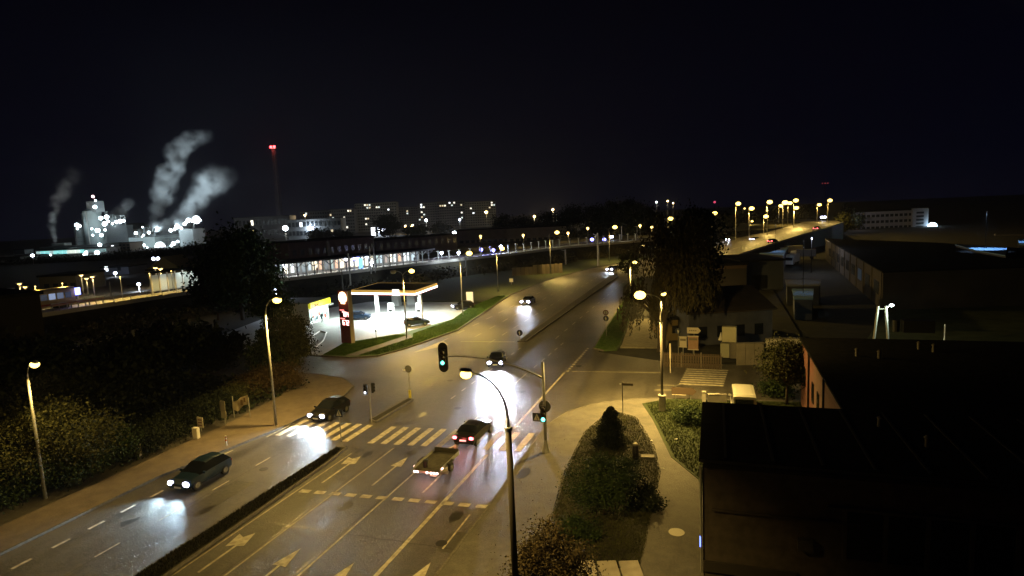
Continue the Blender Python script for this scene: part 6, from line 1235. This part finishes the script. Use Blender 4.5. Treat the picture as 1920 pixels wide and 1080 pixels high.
x, y = at(1290, 640); tree('round reddish tree joined to the right side of the willow', x, y, 0, hz(x, y, 412), 2.9, 3, 50, 8000, .2, LEAF_R, 21)
x, y = at(1305, 615); tree('dark crown behind the willow above the dark house', x, y, 0, hz(x, y, 388), 3.6, 5, 50, 8000, .24, LEAF_D, 22)
x, y = far(1178, 500, 150)[:2]; tree('slim tree with a few lit leaves left of the willow', x, y, 0, hz(x, y, 470), 2.4, 1, 22, 3000, .2, LEAF_O, 23)
# trees round the far road
FG = 'trees beside the far road'
for i, (px, D, pt, rad, c0_, m_, n, lb) in enumerate(((1170, 300, 364, 9, 2, LEAF_D, 6000, 'tall round black tree standing above the far wood'), (1120, 320, 384, 9, 1, LEAF_D, 4000, 'black tree left of the tall round tree'), (1075, 330, 388, 9, 1, LEAF_D, 4000, 'black tree in the middle of the far wood'), (1030, 340, 398, 8, 1, LEAF_D, 3500, 'lower black tree of the far wood'), (985, 360, 404, 8, 1, LEAF_D, 3500, 'low black tree at the left end of the far wood'), (1215, 310, 388, 8, 1, LEAF_D, 3500, 'black tree between the tall round tree and the willow'), *[(px, 370, pt, 9, 1, LEAF_D, 2200, lb) for px, pt, lb in ((10, 506, 'dark tree below the dim green wall at the left border'), (55, 500, 'dark tree below the strip lit hall'), (100, 499, 'dark tree below the turquoise lit glazing'), (145, 497, 'dark tree below the cream lit glazing'), (190, 490, 'dark tree below the right end of the lit hall'), (225, 480, 'dark tree before the grey brown box building'), (262, 478, 'dark tree before the pale process hall'), (300, 474, 'dark tree before the arched white front'), (335, 470, 'dark tree before the pale blue block'), (365, 462, 'dark tree at the right end of the plant'))],  # dark trees before the plant are added to cover the bright ground there
    (725, 560, 405, 13, 1, LEAF_D, 3500, 'round dark tree crown in front of the tallest flats'), (640, 560, 437, 9, 1, LEAF_D, 2500, 'dark tree before the low pale hall'), (600, 555, 432, 10, 1, LEAF_D, 2500, 'dark tree left before the low pale hall'), (780, 540, 425, 10, 1, LEAF_D, 2500, 'dark tree before the narrow dim flats'), (830, 540, 420, 10, 1, LEAF_D, 2500, 'dark tree left of the long pale shed'), (945, 420, 405, 8, 1, LEAF_D, 2500, 'dark tree right of the rightmost flats'),
    (1400, 330, 398, 5, 2, LEAF_O, 3500, 'olive tree behind the foot of the viaduct'), (1430, 345, 402, 5, 2, LEAF_O, 3500, 'olive tree behind the middle of the viaduct'), (1460, 400, 393, 6, 1, LEAF_O, 3500, 'lit tree behind the bright lamp cluster'), (1510, 400, 388, 7, 1, LEAF_D, 3500, 'dark tree right of the bright lamp cluster'), (1365, 290, 405, 5, 2, LEAF_O, 3500, 'tree just right of the willow behind the viaduct foot'), (1590, 330, 395, 6, 1, LEAF_D, 3500, 'dark tree between the viaduct and the office block'), (1580, 290, 400, 4, 1, LEAF_O, 2500, 'small lit tree at the end of the viaduct parapet'))):
    x, y, _ = far(px, 430, D); h_ = hz(x, y, pt); tree(lb, x, y, 0, h_, rad, c0_, 34, n, .5 if D < 400 else .8, m_, 80 + i, 'far_tree', 'tree', FG)
# embankment scrub
r = np.random.default_rng(15); P_ = []
for k in range(260):
    s = r.uniform(20, 330); p, d = along(RAIL, s); n_ = Vector((d.y, -d.x)); q = p + n_ * r.uniform(1.0, 9.0); c = np.array([q.x, q.y, r.uniform(.4, 2.2)]); P_.append(c + r.normal(size=(55, 3)) * np.array([1, 1, .7]))
o = bpy.data.objects.new('scrub', leaf_mesh('scrub', np.concatenate(P_), .3, mat('leaf_scrub', (.025, .022, .010), .9, col2=(.05, .042, .018), nscale=.7), 16)); COL.objects.link(o); tag(o, 'low dark scrub growing along the railway embankment', 'undergrowth', kind='stuff')
# island planting
x, y = at(1147, 838); t = thing('conifer_shrub', 'dark dense conical shrub at the tip of the planted island', 'shrub', (x, y, .16)); zt = hz(x, y, 768); r = np.random.default_rng(31)
a = r.uniform(0, 2 * PI, 14000); q = r.uniform(0, 1, 14000) ** .7; zz = zt * (1 - q) ; rr = (1.0 * q ** .7 + .12) * np.sqrt(r.uniform(.25, 1.1, 14000)) * (1 + .28 * np.sin(a * 4 + zz * 5) + .18 * np.sin(zz * 11 + a * 2)); MB().tube([(0, 0, 0), (0, 0, zt * .7)], [.07, .03], 6).build('trunk', BARK, t)
o = bpy.data.objects.new('foliage', leaf_mesh('foliage', np.stack([rr * np.cos(a), rr * np.sin(a), zz + .05], 1), .06, LEAF_D, 32)); COL.objects.link(o); o.parent = t
x, y = at(1128, 965); tree('loose green shrub with thin pinkish stems in the middle of the island', x, y, .16, hz(x, y, 862) - .16, 1.7, .5, 60, 17000, .05, LEAF_G, 33, 'shrub', 'shrub', multi=5, trunk_r=.035)
x, y = at(1165, 905); tree('low dark shrub behind the loose green one on the island', x, y, .16, 1.3, 1.3, .1, 36, 9000, .05, LEAF_G, 34, 'shrub', 'shrub', multi=3, trunk_r=.03)
x, y = at(1085, 1010); tree('low ground shrub at the left edge of the island', x, y, .16, .9, 1.0, .05, 30, 7500, .045, LEAF_G, 35, 'shrub', 'shrub', multi=3, trunk_r=.02)
x, y = at(1210, 950); tree('dark creeping shrub at the right edge of the island', x, y, .16, .8, .95, .05, 26, 3500, .08, LEAF_D, 36, 'shrub', 'shrub', multi=3, trunk_r=.02)
x, y = -6.05, 21.2; tree('russet leaved tree top at the bottom edge next to the nearest street lamp', x, y, .12, hz(x, y, 985) - .1, 1.35, 1.6, 70, 24000, .045, mat('leaf_brown', (.018, .014, .007), .8, col2=(.044, .032, .015), nscale=1.7, spec=.2), 37)
x, y = at(1475, 757, .2); tree('small leaning tree in front of the red brick hall', x, y, .1, hz(x, y, 640), 2.1, 2.2, 56, 15000, .085, LEAF_O, 38)
x, y = at(1470, 742); tree('low hedge like bush between the cream van and the brick hall', x - .4, y, .1, 1.2, 1.6, .1, 24, 3000, .1, LEAF_G, 39, 'bush', 'bush', multi=3, trunk_r=.03)
x, y = at(1300, 790, .2); tree('rough low bush behind the wall corner on the right lawn', x, y, .1, .9, 1.5, .05, 26, 4000, .08, LEAF_G, 40, 'bush', 'bush', multi=3, trunk_r=.03)
# grass blades on the island, the corner lawn and the fuel station lawn
def inside(poly, X, Y):
    c = np.zeros(len(X), bool); n = len(poly); j = n - 1
    for i in range(n):
        xi, yi = poly[i]; xj, yj = poly[j]; c ^= ((yi > Y) != (yj > Y)) & (X < (xj - xi) * (Y - yi) / (yj - yi + 1e-12) + xi); j = i
    return c
def grass(label, poly, n, h, z, m, seed):
    r = np.random.default_rng(seed); xs = [p[0] for p in poly]; ys = [p[1] for p in poly]; X = r.uniform(min(xs), max(xs), n); Y = r.uniform(min(ys), max(ys), n); k = inside(poly, X, Y); X, Y = X[k], Y[k]; N = len(X)
    a = r.uniform(0, 2 * PI, N); w = h * .22; hh = h * r.uniform(.5, 1.3, N); lx, ly = r.normal(size=N) * h * .4, r.normal(size=N) * h * .4
    v = np.stack([np.stack([X - np.cos(a) * w, Y - np.sin(a) * w, np.full(N, z)], 1), np.stack([X + np.cos(a) * w, Y + np.sin(a) * w, np.full(N, z)], 1), np.stack([X + lx, Y + ly, z + hh], 1)], 1).reshape(-1, 3)
    me = bpy.data.meshes.new('grass'); me.vertices.add(3 * N); me.vertices.foreach_set('co', v.ravel().astype(np.float32)); me.loops.add(3 * N); me.loops.foreach_set('vertex_index', np.arange(3 * N, dtype=np.int32)); me.polygons.add(N); me.polygons.foreach_set('loop_start', np.arange(0, 3 * N, 3, dtype=np.int32)); me.update(calc_edges=True); me.materials.append(m)
    o = bpy.data.objects.new('grass', me); COL.objects.link(o); tag(o, label, 'grass', kind='stuff')
GB = mat('grass_blade', (.026, .038, .011), .9, col2=(.062, .076, .022), nscale=1.5, spec=.2); GB2 = mat('grass_blade_bright', (.05, .10, .02), .9, col2=(.085, .15, .035), nscale=1.5, spec=.2)
grass('rough grass covering the planted island', [(-10.05, 45.4), (-9.85, 38), (-9.15, 32), (-7.8, 27.8), (-3.65, 27.9), (-3.65, 39.3), (-4.5, 43.7), (-6.5, 49.6), (-8.1, 50.6), (-9.3, 49.2)], 42000, .09, .17, mat('grass_island', (.035, .040, .014), .9, col2=(.085, .088, .032), nscale=.9, spec=.2), 1)
grass('rough grass on the corner lawn beside the dark workshop', [(-6.2, 53.4), (-4.4, 54.8), (10, 56.2), (12, 50), (3, 36), (-.7, 35.7), (-1.2, 38.8), (-3.0, 42), (-5.0, 49.5)], 70000, .12, .16, GB, 2)
grass('mown lawn in front of the fuel station', [(-49, 66.3), (-45.8, 66.2), (-43.8, 79.6), (-45.7, 79.6), (-50.4, 73.2)], 30000, .12, .12, GB2, 3)
grass('mown lawn between the forecourt and the avenue', [(-43.9, 66.6), (-41.5, 67.4), (-40, 71.5), (-38, 84), (-39.8, 100), (-42.3, 120), (-44, 120), (-44.4, 106), (-42.2, 92.7), (-43.4, 80.5), (-42, 78)], 60000, .14, .12, GB2, 4)
grass('verge grass right of the far avenue', [(-13.6, 73.9), (-14.8, 74.8), (-15.4, 85), (-16.7, 111), (-15.2, 111), (-13.4, 95), (-12.1, 77), (-12.2, 74.5)], 50000, .12, .12, GB2, 5)
grass('weeds and soil tufts on the long median strip', [(-27.9, -5), (-26.5, -5), (-26.7, 20), (-27.1, 36), (-27.4, 38.4), (-27.95, 38.4), (-28, 30)], 26000, .14, .12, mat('median_weeds', (.02, .02, .008), .9), 6)
# paving fallback: leaves and dirt specks on the pavement
r = np.random.default_rng(77); P_ = np.stack([r.uniform(-12.5, -8.5, 260), r.uniform(24, 50, 260), np.full(260, .128)], 1)
o = bpy.data.objects.new('fallen_leaves', leaf_mesh('fallen_leaves', P_, .035, LEAF_R, 78)); COL.objects.link(o); tag(o, 'scattered fallen leaves on the right pavement', 'leaves', kind='stuff')
# people-scale check object: none
# ------------------------------------------------------------------ thin night haze over the whole town
hm = bpy.data.materials.new('night_haze'); hm.use_nodes = True; n = hm.node_tree; n.nodes.clear()
ho = n.nodes.new('ShaderNodeOutputMaterial'); hv = n.nodes.new('ShaderNodeVolumePrincipled'); hv.inputs['Color'].default_value = (.9, .93, 1, 1); hv.inputs['Density'].default_value = .00011; hv.inputs['Anisotropy'].default_value = .3
n.links.new(hv.outputs[0], ho.inputs['Volume'])
hb = MB().bx(-1900, 1900, -620, 2400, -1.2, 200).build('haze', hm); tag(hb, kind='stuff')
